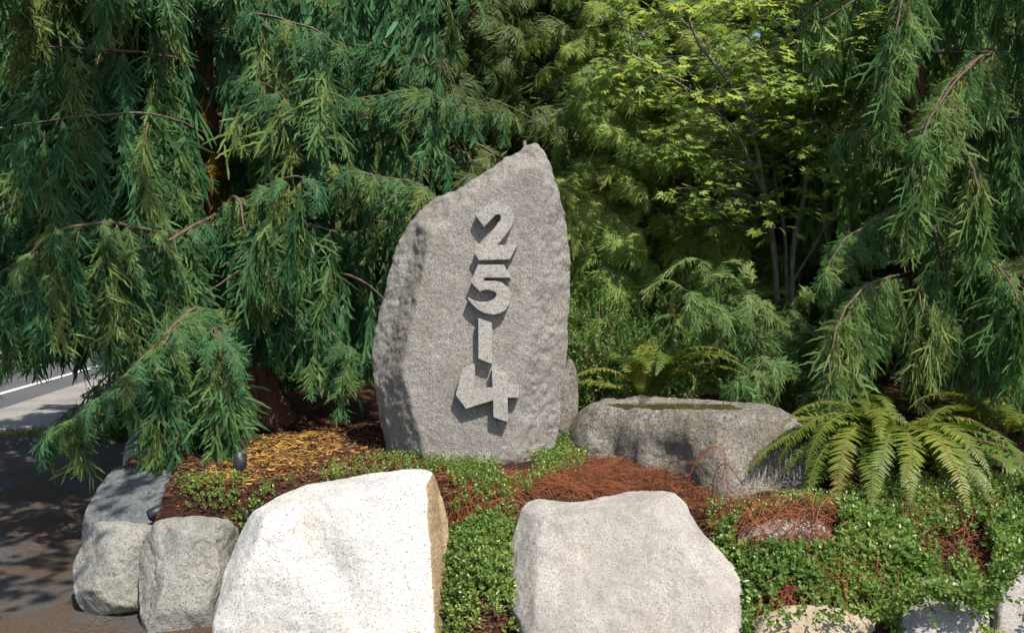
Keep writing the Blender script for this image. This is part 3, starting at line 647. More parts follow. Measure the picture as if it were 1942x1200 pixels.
FANS = [Tmpl('fan_spray', fan(300 + i, 0.5, 0.15, 22, .019, droop=0.5 + 0.25 * (i % 3)), fan(400 + i, .5, .17, 16, .026, .4 + .2 * (i % 3), .1, 1, 6), fan(450 + i, .5, .19, 11, .04, .4 + .2 * (i % 3), .1, 0, 4)) for i in range(6)]
WIDE = [Tmpl('wide_fan', fan(700 + i, .5, .18, 16, .023, .3 + .15 * (i % 3), .08, 2, 5)) for i in range(5)]
FIRS = [Tmpl('fir_spray', needle_fan(500 + i), None) for i in range(4)]

def mat4(pos, xdir, up=(0, 0, 1), s=(1, 1, 1)):
    x = unit(xdir); z = np.asarray(up, float); y = unit(np.cross(z, x)); z = np.cross(x, y)
    m = np.eye(4); m[:3, 0] = x * s[0]; m[:3, 1] = y * s[1]; m[:3, 2] = z * s[2]; m[:3, 3] = pos; return m

class Tree:
    def __init__(s, name, label, base, leaf, cat='tree', group=None, wood=None, bough_mat=None):
        s.root = thing(name, label, cat, base, group); s.base = np.asarray(base, float); s.leaf = leaf; s.items = []; s.wood = wood or M['bark']; s.bm = bough_mat or M['bough']
    def trunk(s, pts, radii, sides=20, flute=0.25, n=40):
        P = spline(pts, n); r = np.interp(np.linspace(0, 1, n), np.linspace(0, 1, len(radii)), radii)
        s.tp = P; v, q = tube(P - s.base, r, sides, flute, 5); g = Geo().add(v, q)
        return link('trunk', g.mesh('trunk', [s.wood], True), s.root)
    def trunk_at(s, z):
        i = int(np.argmin(np.abs(s.tp[:, 2] - z))); return s.tp[i]
    def bough(s, pts, r0, r1=0.004, n=None, side_twigs=0):
        pts = np.asarray(pts, float); n = n or max(8, len(pts) * 4); P = spline(pts, n)
        wob = np.stack([fbm(P * 5 + 31 * k, k, 2) for k in range(3)], -1) * 0.015; wob[0] = 0; P = P + wob
        g = Geo(); v, q = tube(P - s.base, np.linspace(r0, r1, n), 6); g.add(v, q)
        o = link('bough', g.mesh('bough', [s.bm], True), s.root)
        return o, P
    def spray(s, tm, m, bough, leaf=None): s.items.append((tm, np.array(m), bough, leaf or s.leaf))
    def hang(s, P, bough, spacing, L0, L1, start=0.15, wscale=1.0, jit=0.08, leaf=None, end=1.0):
        d = np.concatenate([[0], np.cumsum(np.linalg.norm(np.diff(P, axis=0), axis=1))])
        x = start * d[-1]
        while x < d[-1] * end:
            p = np.array([np.interp(x, d, P[:, k]) for k in range(3)]); L = random.uniform(L0, L1)
            p = p + np.array([random.uniform(-jit, jit), random.uniform(-jit, jit), random.uniform(-0.05, 0.01)])
            a = random.uniform(0, 6.28) if random.random() < .5 else random.gauss(0, .5)
            tilt = Matrix.Rotation(random.gauss(0, .07), 4, 'X') @ Matrix.Rotation(random.gauss(0, .07), 4, 'Y')
            TT = DRAPES if L > .85 else MIDS if L > .46 else SHORTS; tm = random.choice(TT); L = L / tm.length; w = random.uniform(.85, 1.15) * wscale * (.4 + .6 * L)
            m = Matrix.Translation(Vector(p)) @ tilt @ Matrix.Rotation(a, 4, 'Z') @ Matrix.Diagonal((w, w, L, 1))
            s.spray(tm, m, bough, leaf); x += spacing * random.uniform(.6, 1.4)
    def fans(s, P, bough, spacing, L0, L1, start=0.25, tip=True, leaf=None, T=None, droop=-0.15, spread=0.9):
        T = T or FANS; d = np.concatenate([[0], np.cumsum(np.linalg.norm(np.diff(P, axis=0), axis=1))]); G = unit(np.gradient(P, axis=0))
        x = start * d[-1]; sd = 1
        while x < d[-1]:
            p = np.array([np.interp(x, d, P[:, k]) for k in range(3)]); t = unit([np.interp(x, d, G[:, k]) for k in range(3)])
            side = unit(np.cross(t, [0, 0, 1.0])) * sd; sd = -sd
            xd = unit(t * random.uniform(.3, .9) + side * spread + np.array([0, 0, droop + random.gauss(0, .15)]))
            L = random.uniform(L0, L1) / .5
            ow = p - s.trunk_at(p[2]); ow[2] = 0; ow = unit(ow)
            up = unit(ow * random.gauss(.75, .3) + np.array([random.gauss(0, .2), random.gauss(-.2, .2), .75]))
            s.spray(random.choice(T), mat4(p, xd, up, (L, L, L)), bough, leaf); x += spacing * random.uniform(.7, 1.3)
        if tip:
            L = L1 / .5; s.spray(random.choice(T), mat4(P[-1] - G[-1] * .05, G[-1], (0, -.2, 1), (L, L, L)), bough, leaf)
    def finish(s, limit, clear=None):
        """sprays the photo shows largest become parts; the rest is one joined mass"""
        def rank(it):
            vis = False
            for q in (0, .5, 1):
                p = it[1][:3, 3] + it[1][:3, :3] @ (np.array([0, 0, -q * it[0].length]) if it[0] in HANG else np.array([.5 * q, 0, 0]))
                x, y, f = project(p); vis = vis or ((-120 < x < 2060) and (-260 < y < 1260))
            return (-1 if it[3] is M['dead'] else 0 if vis else 1, f)
        if clear is not None: s.items = [it for it in s.items if not clear(it)]
        its = sorted(s.items, key=rank); keep, rest, cnt = [], [], {}
        for it in its:
            k = it[0].name; cnt[k] = cnt.get(k, 0) + 1; (keep if cnt[k] <= limit and rank(it)[0] <= 0 else rest).append(it)
        inv = Matrix.Translation(-Vector(s.base))
        for tm, m, b, lf in keep:
            o = bpy.data.objects.new(tm.name, tm.mesh((lf, M['twig']))); COL.objects.link(o); o.parent = b if b is not None else s.root
            if lf is M['dead']: o['label'] = 'golden brown dead spray'
            o.matrix_local = inv @ Matrix(m)
        if rest:
            g = Geo()
            for tm, m, b, lf in rest:
                V, Q, mi = tm.lod if rank((tm, m, b, lf))[0] <= 0 and m[1, 3] < 7.5 else tm.far; g.add(V @ m[:3, :3].T + m[:3, 3] - s.base, Q, 0 if lf is s.leaf else 0)
            o = link('foliage', g.mesh('foliage', [s.leaf]), s.root, kind='stuff')
PX = lambda L: [at(*q) for q in L]

# ------------------------------------------------------------------ left weeping cedar
LT = Tree('weeping_cedar', 'big weeping cedar with long curtains of blue green foliage, left of the number stone', at(520, 822, 6.6), M['cedar'])
LT.trunk(PX([(528, 850, 6.55), (505, 790, 6.6), (478, 700, 6.6), (447, 600, 6.6), (420, 450, 6.6), (400, 300, 6.6), (385, 150, 6.6), (370, 0, 6.6), (352, -300, 6.6), (345, -700, 6.6)]), [.27, .19, .125, .105, .095, .09, .085, .075, .05, .03], flute=.45, n=60, sides=28)
LB = [
 ([(372, 160, 6.5), (300, 133, 6.1), (250, 133, 5.9), (183, 137, 5.7), (137, 131, 5.55), (112, 119, 5.45), (54, 62, 5.3), (0, 30, 5.2)], .03, 'h', .075, .85, 1.3, .12),
 ([(372, -20, 6.5), (310, 2, 6.2), (240, 20, 6.0), (195, 38, 5.9), (140, 55, 5.8), (80, 85, 5.7), (20, 130, 5.6)], .028, 'h', .08, .55, 1.0, .1),
 ([(410, 420, 6.5), (330, 440, 5.6), (250, 428, 5.2), (180, 425, 4.9), (110, 440, 4.75), (40, 490, 4.7), (-20, 530, 4.7)], .028, 'hf', .06, .4, .62, .25),
 ([(420, 400, 6.5), (360, 432, 5.6), (295, 465, 5.3), (240, 470, 5.1), (200, 500, 5.0)], .024, 'hf', .07, .5, .85, .2),
 ([(440, 560, 6.5), (480, 516, 5.9), (450, 517, 5.6), (390, 556, 5.3)], .02, 'h', .16, .4, .7, .3),
 ([(410, 400, 6.5), (470, 375, 5.8), (520, 345, 5.5), (560, 333, 5.35), (580, 345, 5.3)], .022, 'hf', .07, .55, .85, .35),
 ([(440, 600, 6.5), (400, 590, 5.7), (360, 590, 5.35), (300, 650, 5.1), (230, 720, 4.95), (160, 780, 4.9), (112, 806, 4.9)], .022, 'f', .055, .26, .40, .3),
 ([(450, 640, 6.5), (420, 620, 5.6), (400, 632, 5.2), (440, 655, 5.05)], .02, 'hf', .045, .6, .9, .35),
 ([(440, 600, 6.5), (370, 600, 5.5), (330, 625, 5.15), (305, 665, 5.0)], .02, 'hf', .045, .7, 1.02, .35),
 ([(460, 560, 6.5), (560, 580, 6.1), (610, 610, 5.9), (660, 662, 5.8)], .018, 'hf', .06, .3, .5, .3),
 ([(385, 60, 6.5), (450, 30, 6.1), (520, 30, 5.8), (600, 60, 5.6), (640, 90, 5.55)], .025, 'hf', .08, .45, .85, .2),
 ([(395, 240, 6.5), (500, 290, 6.1), (600, 300, 6), (700, 330, 5.9), (790, 350, 5.8), (835, 380, 5.75)], .02, 'f', .05, .26, .42, .3),
 ([(390, 180, 6.5), (520, 200, 6.2), (640, 190, 6.1), (720, 180, 6.0), (800, 170, 5.9), (840, 190, 5.9)], .02, 'f', .05, .26, .42, .3),
 ([(395, 270, 6.5), (560, 260, 6.3), (700, 250, 6.3), (800, 225, 6.2), (900, 205, 6.1), (945, 212, 6.1)], .018, 'f', .06, .2, .38, .3),
 ([(375, 0, 6.5), (560, -20, 6.2), (700, -30, 6.1), (800, -20, 6), (890, 0, 5.9)], .022, 'hf', .06, .25, .5, .3),
 ([(380, 80, 6.5), (560, 85, 6.25), (680, 85, 6.2), (760, 95, 6.1), (820, 130, 6.0)], .02, 'f', .05, .3, .42, .3),
 ([(410, 380, 6.5), (600, 430, 6.3), (700, 440, 6.2), (770, 420, 6.1), (800, 430, 6.1)], .018, 'f', .06, .28, .4, .3),
 ([(430, 470, 6.6), (560, 490, 6.5), (640, 520, 6.4), (720, 540, 6.3)], .018, 'hf', .07, .35, .6, .3),
 ([(480, 700, 6.6), (560, 650, 6.8), (640, 620, 6.9), (700, 640, 7.0)], .015, 'hf', .08, .25, .45, .3),
 ([(385, 170, 6.6), (470, 150, 5.95), (530, 175, 5.7), (545, 200, 5.65)], .016, 'hf', .06, .35, .55, .4),
 ([(400, 300, 6.6), (340, 290, 6.0), (300, 300, 5.8), (240, 330, 5.7), (170, 350, 5.6)], .02, 'h', .08, .6, 1.0, .2),
 ([(385, 120, 6.6), (440, 110, 6.2), (560, 230, 6.0), (640, 260, 5.9)], .016, 'hf', .08, .3, .5, .3),
 ([(420, 480, 6.6), (300, 500, 6.2), (160, 520, 5.8), (60, 560, 5.5)], .02, 'h', .08, .35, .55, .1),
 ([(440, 560, 6.6), (330, 560, 6.3), (200, 570, 6.0), (100, 600, 5.9)], .02, 'h', .09, .25, .4, .1),

 ([(400, 300, 6.6), (260, 215, 6.5), (120, 190, 6.3), (20, 200, 6.1), (-80, 240, 6.0)], .02, 'h', .065, .8, 1.15, .1),
 ([(395, 200, 6.6), (260, 60, 6.5), (120, 30, 6.3), (0, 20, 6.1), (-100, 40, 6.0)], .02, 'h', .07, .7, 1.0, .1),
 ([(410, 420, 6.6), (250, 360, 6.5), (100, 370, 6.3), (0, 400, 6.0), (-80, 420, 5.9)], .02, 'h', .065, .7, 1.0, .1),
 ([(380, 20, 6.6), (300, -60, 6.2), (150, -70, 5.9), (0, -60, 5.7), (-60, -40, 5.6)], .02, 'h', .07, .5, .9, .1),
 ([(400, 330, 6.5), (280, 300, 6.0), (150, 285, 5.7), (40, 320, 5.5), (-70, 380, 5.3)], .02, 'h', .07, .6, 1.0, .3),
 ([(380, 140, 6.4), (330, 110, 5.75), (260, 100, 5.5), (190, 95, 5.4), (120, 90, 5.3), (60, 95, 5.2)], .02, 'h', .06, .7, 1.15, .2),
 ([(400, 260, 6.4), (340, 230, 5.7), (280, 215, 5.4), (200, 215, 5.25), (120, 225, 5.15), (30, 240, 5.1)], .02, 'h', .07, .55, .85, .25),
 ([(380, -20, 6.6), (200, -100, 6.9), (60, -100, 6.9), (-90, -80, 6.9)], .02, 'h', .06, .8, 1.2, .1),
 ([(385, 60, 6.6), (200, 40, 6.6), (60, 50, 6.6), (-90, 70, 6.6)], .02, 'h', .06, .7, 1.0, .2),
 ([(410, 430, 6.5), (200, 430, 5.9), (80, 420, 5.6), (-70, 450, 5.4)], .02, 'h', .07, .4, .65, .3),
 ([(430, 500, 6.7), (500, 420, 6.7), (600, 360, 6.8), (700, 350, 6.9)], .02, 'h', .07, .6, .9, .15),
 ([(400, 300, 6.7), (480, 220, 6.7), (580, 150, 6.8), (680, 120, 6.9)], .02, 'h', .07, .7, 1.0, .1),
 ([(385, 60, 6.7), (480, -20, 6.6), (600, -60, 6.6), (720, -60, 6.6)], .02, 'h', .07, .6, .9, .1),
 ([(430, 500, 6.6), (480, 440, 6.1), (560, 420, 5.95), (640, 440, 5.9)], .018, 'h', .07, .5, .8, .2),
 ([(440, 560, 6.6), (500, 520, 6.2), (520, 540, 5.95), (530, 570, 5.8)], .014, 'h', .09, .5, .8, .3),
]
for pts, r, kind, sp, l0, l1, st in LB:
    b, P = LT.bough(PX(pts), r * .62)
    if 'h' in kind: LT.hang(P, b, sp * (1.75 if kind == 'h' else 1.35), l0, l1, st, wscale=1.15, jit=.05)
    if 'f' in kind: LT.fans(P, b, sp * (1.9 if 'h' in kind else .9), .2 if 'h' in kind else l0 * .85, .3 if 'h' in kind else l1 * .8, st, droop=-.5)
    if kind == 'f': LT.hang(P, b, sp * 1.6, .16, .34, st)
for i in range(34):   # the rest of the crown round the trunk
    z = random.uniform(1.3, 5.2); az = random.choice([random.uniform(1.4, 4.4), random.uniform(-1.2, 1.4)])
    ln = random.uniform(1.2, 2.3) * (1.25 - z / 8); t0 = LT.trunk_at(z); dr = np.array([math.cos(az), math.sin(az), 0])
    if dr[1] < -.2: ln *= .75
    pts = [t0, t0 + dr * ln * .4 + np.array([0, 0, .22]), t0 + dr * ln * .75 + np.array([0, 0, .2]), t0 + dr * ln + np.array([0, 0, -.05])]
    b, P = LT.bough(pts, .022); LT.hang(P, b, .12, .4, max(.45, min(1.05, z - .8)), .2)
for (px, py, Y, L) in [(388, 180, 6.3, .3), (392, 235, 6.4, .35), (480, 455, 6.2, .25), (275, 400, 6.2, .25), (400, 290, 6.35, .3), (476, 430, 6.0, .2)]:   # dead golden sprays near the trunk
    m = Matrix.Translation(Vector(at(px, py, Y))) @ Matrix.Rotation(random.uniform(0, 6), 4, 'Z') @ Matrix.Diagonal((.8, .8, L * 2.8, 1))
    LT.spray(random.choice(SHORTS), m, None, M['dead'])
for i in range(64):   # upper crown above the frame
    z = random.uniform(3.7, 8.0); az = i * 2.399 + random.uniform(-.3, .3); t0 = LT.trunk_at(z); t0 = np.array([t0[0], t0[1], z]); dr = np.array([math.cos(az), math.sin(az), 0])
    ln = random.uniform(2.0, 3.2) * (1.35 - z / 9)
    if dr[0] > .15: ln *= .45
    b, P = LT.bough([t0, t0 + dr * ln * .5 + [0, 0, .3], t0 + dr * ln + [0, 0, .1]], .022); LT.hang(P, b, .10, .6, 1.1, .1)
TRK = np.array([(370, 0), (385, 150), (400, 300), (420, 450), (447, 600), (478, 700), (520, 800)])
def open_to_trunk(it):
    """the photo shows the trunk through gaps in the curtains"""
    m = it[1]; hit = False; Lz = np.linalg.norm(m[:3, 2]) * it[0].length if it[0] in HANG else 0
    for k in (0.1, .5, .9):
        x, y, f = project(m[:3, 3] - np.array([0, 0, k * Lz]))
        if (60 < y < 330 or 520 < y < 830) and f < 6.75 and abs(x - 4 - np.interp(y, TRK[:, 1], TRK[:, 0])) < 26: hit = True
        if 705 < y < 830 and 496 < x < 590 and f < 6.6: hit = True
    return hit and random.random() < .75
LT.finish(299, open_to_trunk)

# ------------------------------------------------------------------ right weeping cedar
RT = Tree('weeping_cedar', 'dark weeping cedar behind the big fern, long grey green sprays, right side', at(1748, 790, 6.7), M['rcedar'], wood=M['bark'])
RT.trunk(PX([(1748, 790, 6.7), (1745, 600, 6.7), (1742, 400, 6.7), (1740, 200, 6.7), (1738, -100, 6.7), (1730, -600, 6.7)]), [.11, .085, .075, .065, .055, .03])
RBOUGHS = [
 ([(1742, 100, 6.7), (1880, 95, 6.1), (1850, 112, 5.8), (1800, 160, 5.6), (1770, 210, 5.4), (1745, 265, 5.25)], .02, 'f', .05, .25, .4, .25),
 ([(1742, -20, 6.7), (1715, -30, 6.2), (1705, 20, 6.0), (1690, 90, 5.9), (1675, 150, 5.85)], .015, 'hf', .05, .3, .5, .25),
 ([(1742, 370, 6.7), (1690, 400, 6.1), (1640, 430, 5.9), (1600, 455, 5.75), (1565, 520, 5.65)], .018, 'f', .05, .24, .36, .2),
 ([(1745, 510, 6.7), (1680, 530, 6.0), (1640, 542, 5.6), (1600, 590, 5.4), (1575, 650, 5.3)], .018, 'hf', .055, .3, .55, .3),
 ([(1742, 300, 6.7), (1850, 320, 6.2), (1920, 345, 6.0), (1990, 360, 5.9)], .018, 'hf', .06, .3, .5, .15),
 ([(1745, 480, 6.7), (1830, 480, 6.1), (1890, 505, 5.7), (1950, 560, 5.5)], .018, 'hf', .055, .3, .45, .15),
 ([(1738, -60, 6.7), (1830, -60, 6.3), (1930, -40, 6.1), (2000, -20, 6.0)], .018, 'hf', .06, .4, .7, .15),
 ([(1742, 180, 6.7), (1820, 170, 6.4), (1900, 150, 6.2), (1990, 160, 6.0)], .018, 'hf', .06, .3, .55, .15),
 ([(1745, 600, 6.7), (1830, 590, 6.3), (1900, 620, 6.1), (1980, 640, 6.0)], .018, 'hf', .06, .3, .45, .15),
 ([(1742, 240, 6.7), (1700, 260, 6.4), (1640, 240, 6.2), (1600, 260, 6.1)], .015, 'f', .06, .2, .35, .3),
 ([(1745, 620, 6.7), (1780, 590, 6.0), (1830, 600, 5.7), (1900, 640, 5.5), (1960, 660, 5.4)], .015, 'h', .06, .3, .5, .1),
 ([(1745, 560, 6.7), (1740, 540, 6.0), (1745, 560, 5.7), (1750, 600, 5.6)], .015, 'h', .05, .35, .6, .2),
 ([(1745, 680, 6.7), (1800, 680, 6.3), (1870, 690, 6.1), (1960, 700, 6.0)], .015, 'h', .06, .25, .35, .1),
 ([(1742, 420, 6.7), (1790, 430, 6.2), (1830, 460, 5.9), (1860, 520, 5.7)], .015, 'hf', .06, .25, .45, .2),
]
for pts, r, kind, sp, l0, l1, st in RBOUGHS:
    b, P = RT.bough(PX(pts), r * .6)
    RT.hang(P, b, sp * (.9 if 'h' in kind else 1.1), l0 * (1 if 'h' in kind else .7), l1 * (1 if 'h' in kind else .8), st, wscale=.8)
    if 'f' in kind: RT.fans(P, b, sp * (1.8 if 'h' in kind else 1.1), .18, .28, st, droop=-.55)
for i in range(24):
    z = random.uniform(1.0, 4.6); az = random.uniform(-1.4, 4.2); ln = random.uniform(.8, 1.7); t0 = RT.trunk_at(z); dr = np.array([math.cos(az), math.sin(az), 0])
    if dr[0] < -.3: ln *= .6
    pts = [t0, t0 + dr * ln * .5 + np.array([0, 0, .15]), t0 + dr * ln + np.array([0, 0, -.12])]
    b, P = RT.bough(pts, .016); RT.hang(P, b, .10, .3, .7, .2)
for i in range(12):
    z = random.uniform(3.6, 6.0); az = i * 2.399; t0 = RT.trunk_at(z); t0 = np.array([t0[0], t0[1], z]); dr = np.array([math.cos(az), math.sin(az), 0]); ln = random.uniform(1.3, 2.2) * (1.3 - z / 9)
    if dr[0] < -.2: ln *= .6
    b, P = RT.bough([t0, t0 + dr * ln * .5 + [0, 0, .25], t0 + dr * ln + [0, 0, 0]], .018); RT.hang(P, b, .15, .5, .9, .1)
for pts in ([(1745, 510, 6.7), (1690, 525, 5.9), (1640, 545, 5.45), (1600, 590, 5.25), (1578, 660, 5.15), (1568, 730, 5.1), (1566, 775, 5.1)],
            [(1742, 100, 6.7), (1870, 100, 6.0), (1850, 115, 5.6), (1790, 185, 5.35), (1750, 260, 5.25), (1734, 330, 5.2), (1726, 375, 5.2)],
            [(1742, -40, 6.7), (1715, -30, 5.9), (1704, 40, 5.65), (1690, 110, 5.6), (1674, 190, 5.55)], [(1745, 470, 6.7), (1830, 480, 5.9), (1890, 505, 5.5), (1925, 560, 5.3), (1938, 620, 5.25)],
            [(1742, 200, 6.7), (1820, 260, 5.9), (1850, 330, 5.6), (1862, 420, 5.5)], [(1742, 300, 6.7), (1770, 420, 5.9), (1790, 520, 5.7), (1800, 620, 5.65)]):
    b, P = RT.bough(PX(pts), .012, .003, 30); RT.hang(P, b, .04, .24, .42, .25, wscale=1.0, jit=.02)
RT.finish(299)

# ------------------------------------------------------------------ background conifers
def bough_template(name, seed, L, kind, leafm, woodm):
    rg = random.Random(seed); g = Geo()
    pts = [np.array([0, 0, 0.]), np.array([L * .4, rg.uniform(-.08, .08), .05 * L]), np.array([L * .75, rg.uniform(-.1, .1), -.04 * L]), np.array([L, 0, -.16 * L if kind == 'cedar' else 0.0])]
    P = spline(pts, 14); v, q = tube(P, np.linspace(.018, .004, 14), 5); g.add(v, q, 1)
    T = WIDE if kind == 'cedar' else FIRS; x = .12; sd = 1
    while x < 1:
        i = min(12, int(x * 13)); p = P[i]; t = unit(P[i + 1] - P[i]); side = np.array([-t[1], t[0], 0]) * sd; sd = -sd
        xd = unit(t * .6 + side * .8 + np.array([0, 0, rg.uniform(-1.0, -.25) if kind == 'cedar' else rg.uniform(-.05, .1)]))
        s = (1.15 - .55 * x) * L / 1.6 * rg.uniform(.8, 1.2) * (1.25 if kind == 'cedar' else .62)
        m = mat4(p, xd, (rg.gauss(.8, .3) if kind == 'cedar' else rg.gauss(0, .2), rg.gauss(0, .2), .8), (s, s, s)); V, Q, mi = rg.choice(T).lod if kind == 'cedar' else rg.choice(T).arr
        g.add(V @ m[:3, :3].T + m[:3, 3], Q, 0); x += .055 if kind == 'cedar' else .10
    V, Q, mi = (rg.choice(T).lod if kind == 'cedar' else T[0].arr); s = .9 if kind == 'cedar' else .5
    m = mat4(P[-2], P[-1] - P[-2], (0, 0, 1), (s, s, s)); g.add(V @ m[:3, :3].T + m[:3, 3], Q, 0)
    return g.mesh(name, [leafm, woodm])
def conifer(name, label, base, height, r_max, n, meshes, L_t, wood, tr=.1, z0=.4, lean=(0, 0), group=None, face=None, elev=-.1, power=.8):
    root = thing(name, label, 'tree', base, group); b = np.asarray(base, float)
    top = np.array([lean[0], lean[1], height]); P = spline([np.zeros(3), top * .5 + np.array([.03, 0, 0]), top], 30)
    v, q = tube(P, np.linspace(tr, .015, 30), 14, .2, 3); link('trunk', Geo().add(v, q).mesh('trunk', [wood], True), root)
    for i in range(n):
        f = (i + random.random()) / n; z = z0 + (height - z0) * f; i_ = min(29, int(z / height * 29)); az = i * 2.399 + random.uniform(-.4, .4)
        if face is not None and random.random() < .45: az = face + random.gauss(0, .7)
        ln = (r_max * (1 - f) ** power + .25) * random.uniform(.75, 1.15); s = ln / L_t
        dr = np.array([math.cos(az), math.sin(az), elev + random.gauss(0, .1)])
        o = bpy.data.objects.new('bough', random.choice(meshes)); COL.objects.link(o); o.parent = root
        o.matrix_local = Matrix(mat4(P[i_], dr, (0, 0, 1), (s, s, s)))
    return root
CED = [bough_template('bough', 40 + i, 1.6, 'cedar', M['redcedar'], M['bough']) for i in range(4)]
FIR = [bough_template('bough', 60 + i, 1.6, 'fir', M['fir'], M['bough']) for i in range(2)]
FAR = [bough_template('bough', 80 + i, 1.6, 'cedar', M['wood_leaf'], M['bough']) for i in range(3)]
F = -math.pi / 2
def bz(px, Y): p = at(px, 600, Y); return (p[0], p[1], .6)
conifer('red_cedar', 'slim red cedar with pale trunk and bright drooping fans behind the number stone', bz(1130, 8.2), 5.4, 1.15, 120, CED, 1.6, M['grey_bark'], .09, .5, (0, 0), None, F, -.25)
conifer('red_cedar', 'small red cedar between the weeping cedar and the slim cedar, just above the stone', bz(985, 7.6), 2.45, .7, 46, CED, 1.6, M['grey_bark'], .04, .3, (.05, 0), None, F, -.15)
conifer('fir_tree', 'bluish fir with flat layered branches standing behind the maple', bz(1590, 10.2), 7.2, 2.4, 220, FIR, 1.6, M['grey_bark'], .12, .4, (0, 0), None, F, -.08, .55)
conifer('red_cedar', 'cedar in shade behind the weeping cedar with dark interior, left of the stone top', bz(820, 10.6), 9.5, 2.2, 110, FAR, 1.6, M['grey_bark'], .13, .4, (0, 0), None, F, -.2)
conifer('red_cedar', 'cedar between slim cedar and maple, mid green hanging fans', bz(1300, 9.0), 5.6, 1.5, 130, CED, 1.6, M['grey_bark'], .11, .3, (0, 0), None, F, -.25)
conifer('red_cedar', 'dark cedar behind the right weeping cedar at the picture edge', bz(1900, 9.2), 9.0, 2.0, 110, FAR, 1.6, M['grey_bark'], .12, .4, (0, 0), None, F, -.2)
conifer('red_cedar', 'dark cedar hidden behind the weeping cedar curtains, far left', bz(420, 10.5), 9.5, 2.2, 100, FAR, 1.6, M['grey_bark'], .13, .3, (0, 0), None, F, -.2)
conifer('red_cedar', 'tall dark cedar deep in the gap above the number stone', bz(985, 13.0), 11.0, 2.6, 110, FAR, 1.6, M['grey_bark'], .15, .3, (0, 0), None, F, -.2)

# far wood that reads as one mass
def far_wood():
    g = Geo(); arrs = [f.far for f in FANS]
    for i in range(1700):
        x = random.uniform(-7, 22); y = random.uniform(15, 24); z = random.uniform(.4, 12)
        if x < -.47 * y + 3.0 and z < 2.4: continue
        V, Q, mi = random.choice(arrs); s = random.uniform(2.6, 5.0); az = F + random.gauss(0, 1.0)
        m = mat4((x, y, z), (math.cos(az), math.sin(az), random.uniform(-.6, 0)), (random.gauss(0, .3), random.gauss(-.4, .3), 1), (s, s, s))
        k = np.ones(len(Q), bool); k[-20:] = False
        g.add(V @ m[:3, :3].T + m[:3, 3], Q[k], 0)
    for i in range(800):     # across the road, far left
        d = random.uniform(6, 90); p = offs(RB, RD, -random.uniform(12, 26)) + RD * d; z = random.uniform(.6, 16)
        V, Q, mi = random.choice(arrs); s = random.uniform(7, 12); az = random.uniform(0, 6.28)
        m = mat4((p[0], p[1], z), (math.cos(az), math.sin(az), -.3), (0, -.3, 1), (s, s, s)); k = np.ones(len(Q), bool); k[-20:] = False
        g.add(V @ m[:3, :3].T + m[:3, 3], Q[k], 0)
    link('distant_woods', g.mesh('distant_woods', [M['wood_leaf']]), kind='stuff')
far_wood()

# ------------------------------------------------------------------ vine maple
def maple_leaf(seed):
    rg = np.random.default_rng(seed); out = []; lobes = [(-2.2, .45), (-1.35, .72), (-.62, .92), (0, 1.0), (.62, .92), (1.35, .72), (2.2, .45)]
    pts = []
    for i, (a, r) in enumerate(lobes):
        for da, rr in ((-.2, .62), (0, 1.0), (.2, .62)):
            th = a + da; pts.append((math.cos(th) * r * rr, math.sin(th) * r * rr))
        if i < len(lobes) - 1:
            b = (a + lobes[i + 1][0]) / 2; pts.append((math.cos(b) * .36, math.sin(b) * .36))
    V = [(0.0, 0, 0)] + [(x, y, -.10 * (x * x + y * y) + .10 * abs(math.sin(2.5 * math.atan2(y, x))) * math.hypot(x, y) + rg.normal(0, .02)) for x, y in pts]
    T = [[0, i, i + 1] for i in range(1, len(pts))]
    V = np.array(V); V[:, :2] *= .055; V[:, 2] *= .055; return V, np.array(T)
ML = [maple_leaf(i) for i in range(4)]; MLM = [mesh_from('leaf', V, None, T, [M['maple']]) for V, T in ML]
MB = at(1490, 560, 7.4); MB[2] = .62
mp = thing('vine_maple', 'slender vine maple with several grey stems and yellow green lobed leaves', 'tree', MB)
STEMS = [
 ([(1478, 700, 7.4), (1470, 500, 7.4), (1450, 370, 7.3), (1432, 270, 7.2), (1400, 180, 7.1), (1330, 90, 6.9), (1300, 20, 6.8)], .03),
 ([(1500, 700, 7.45), (1505, 470, 7.4), (1525, 370, 7.5), (1545, 180, 7.6), (1530, 110, 7.6), (1500, 20, 7.6)], .026),
 ([(1545, 180, 7.6), (1590, 110, 7.5), (1640, 40, 7.4), (1670, -20, 7.4)], .014),
 ([(1450, 370, 7.3), (1400, 260, 7.0), (1350, 205, 6.8), (1290, 160, 6.6), (1200, 110, 6.5)], .015),
 ([(1490, 700, 7.5), (1490, 470, 7.6), (1470, 340, 7.7), (1450, 170, 7.8), (1440, 0, 7.8)], .018),
 ([(1500, 540, 7.4), (1560, 440, 7.3), (1600, 370, 7.2), (1620, 300, 7.1)], .012),
 ([(1432, 270, 7.2), (1420, 160, 7.2), (1450, 60, 7.2), (1470, -20, 7.2)], .013),
]
stem_pts = []
for pts, r in STEMS:
    P = spline(PX(pts), 36); stem_pts.append(P[8:]); v, q = tube(P - MB, np.linspace(r, r * .35, 36), 8, .15, 8)
    link('stem', Geo().add(v, q).mesh('stem', [M['maple_bark']], True), mp)
SP = np.concatenate(stem_pts); leaves = []; tw = Geo()
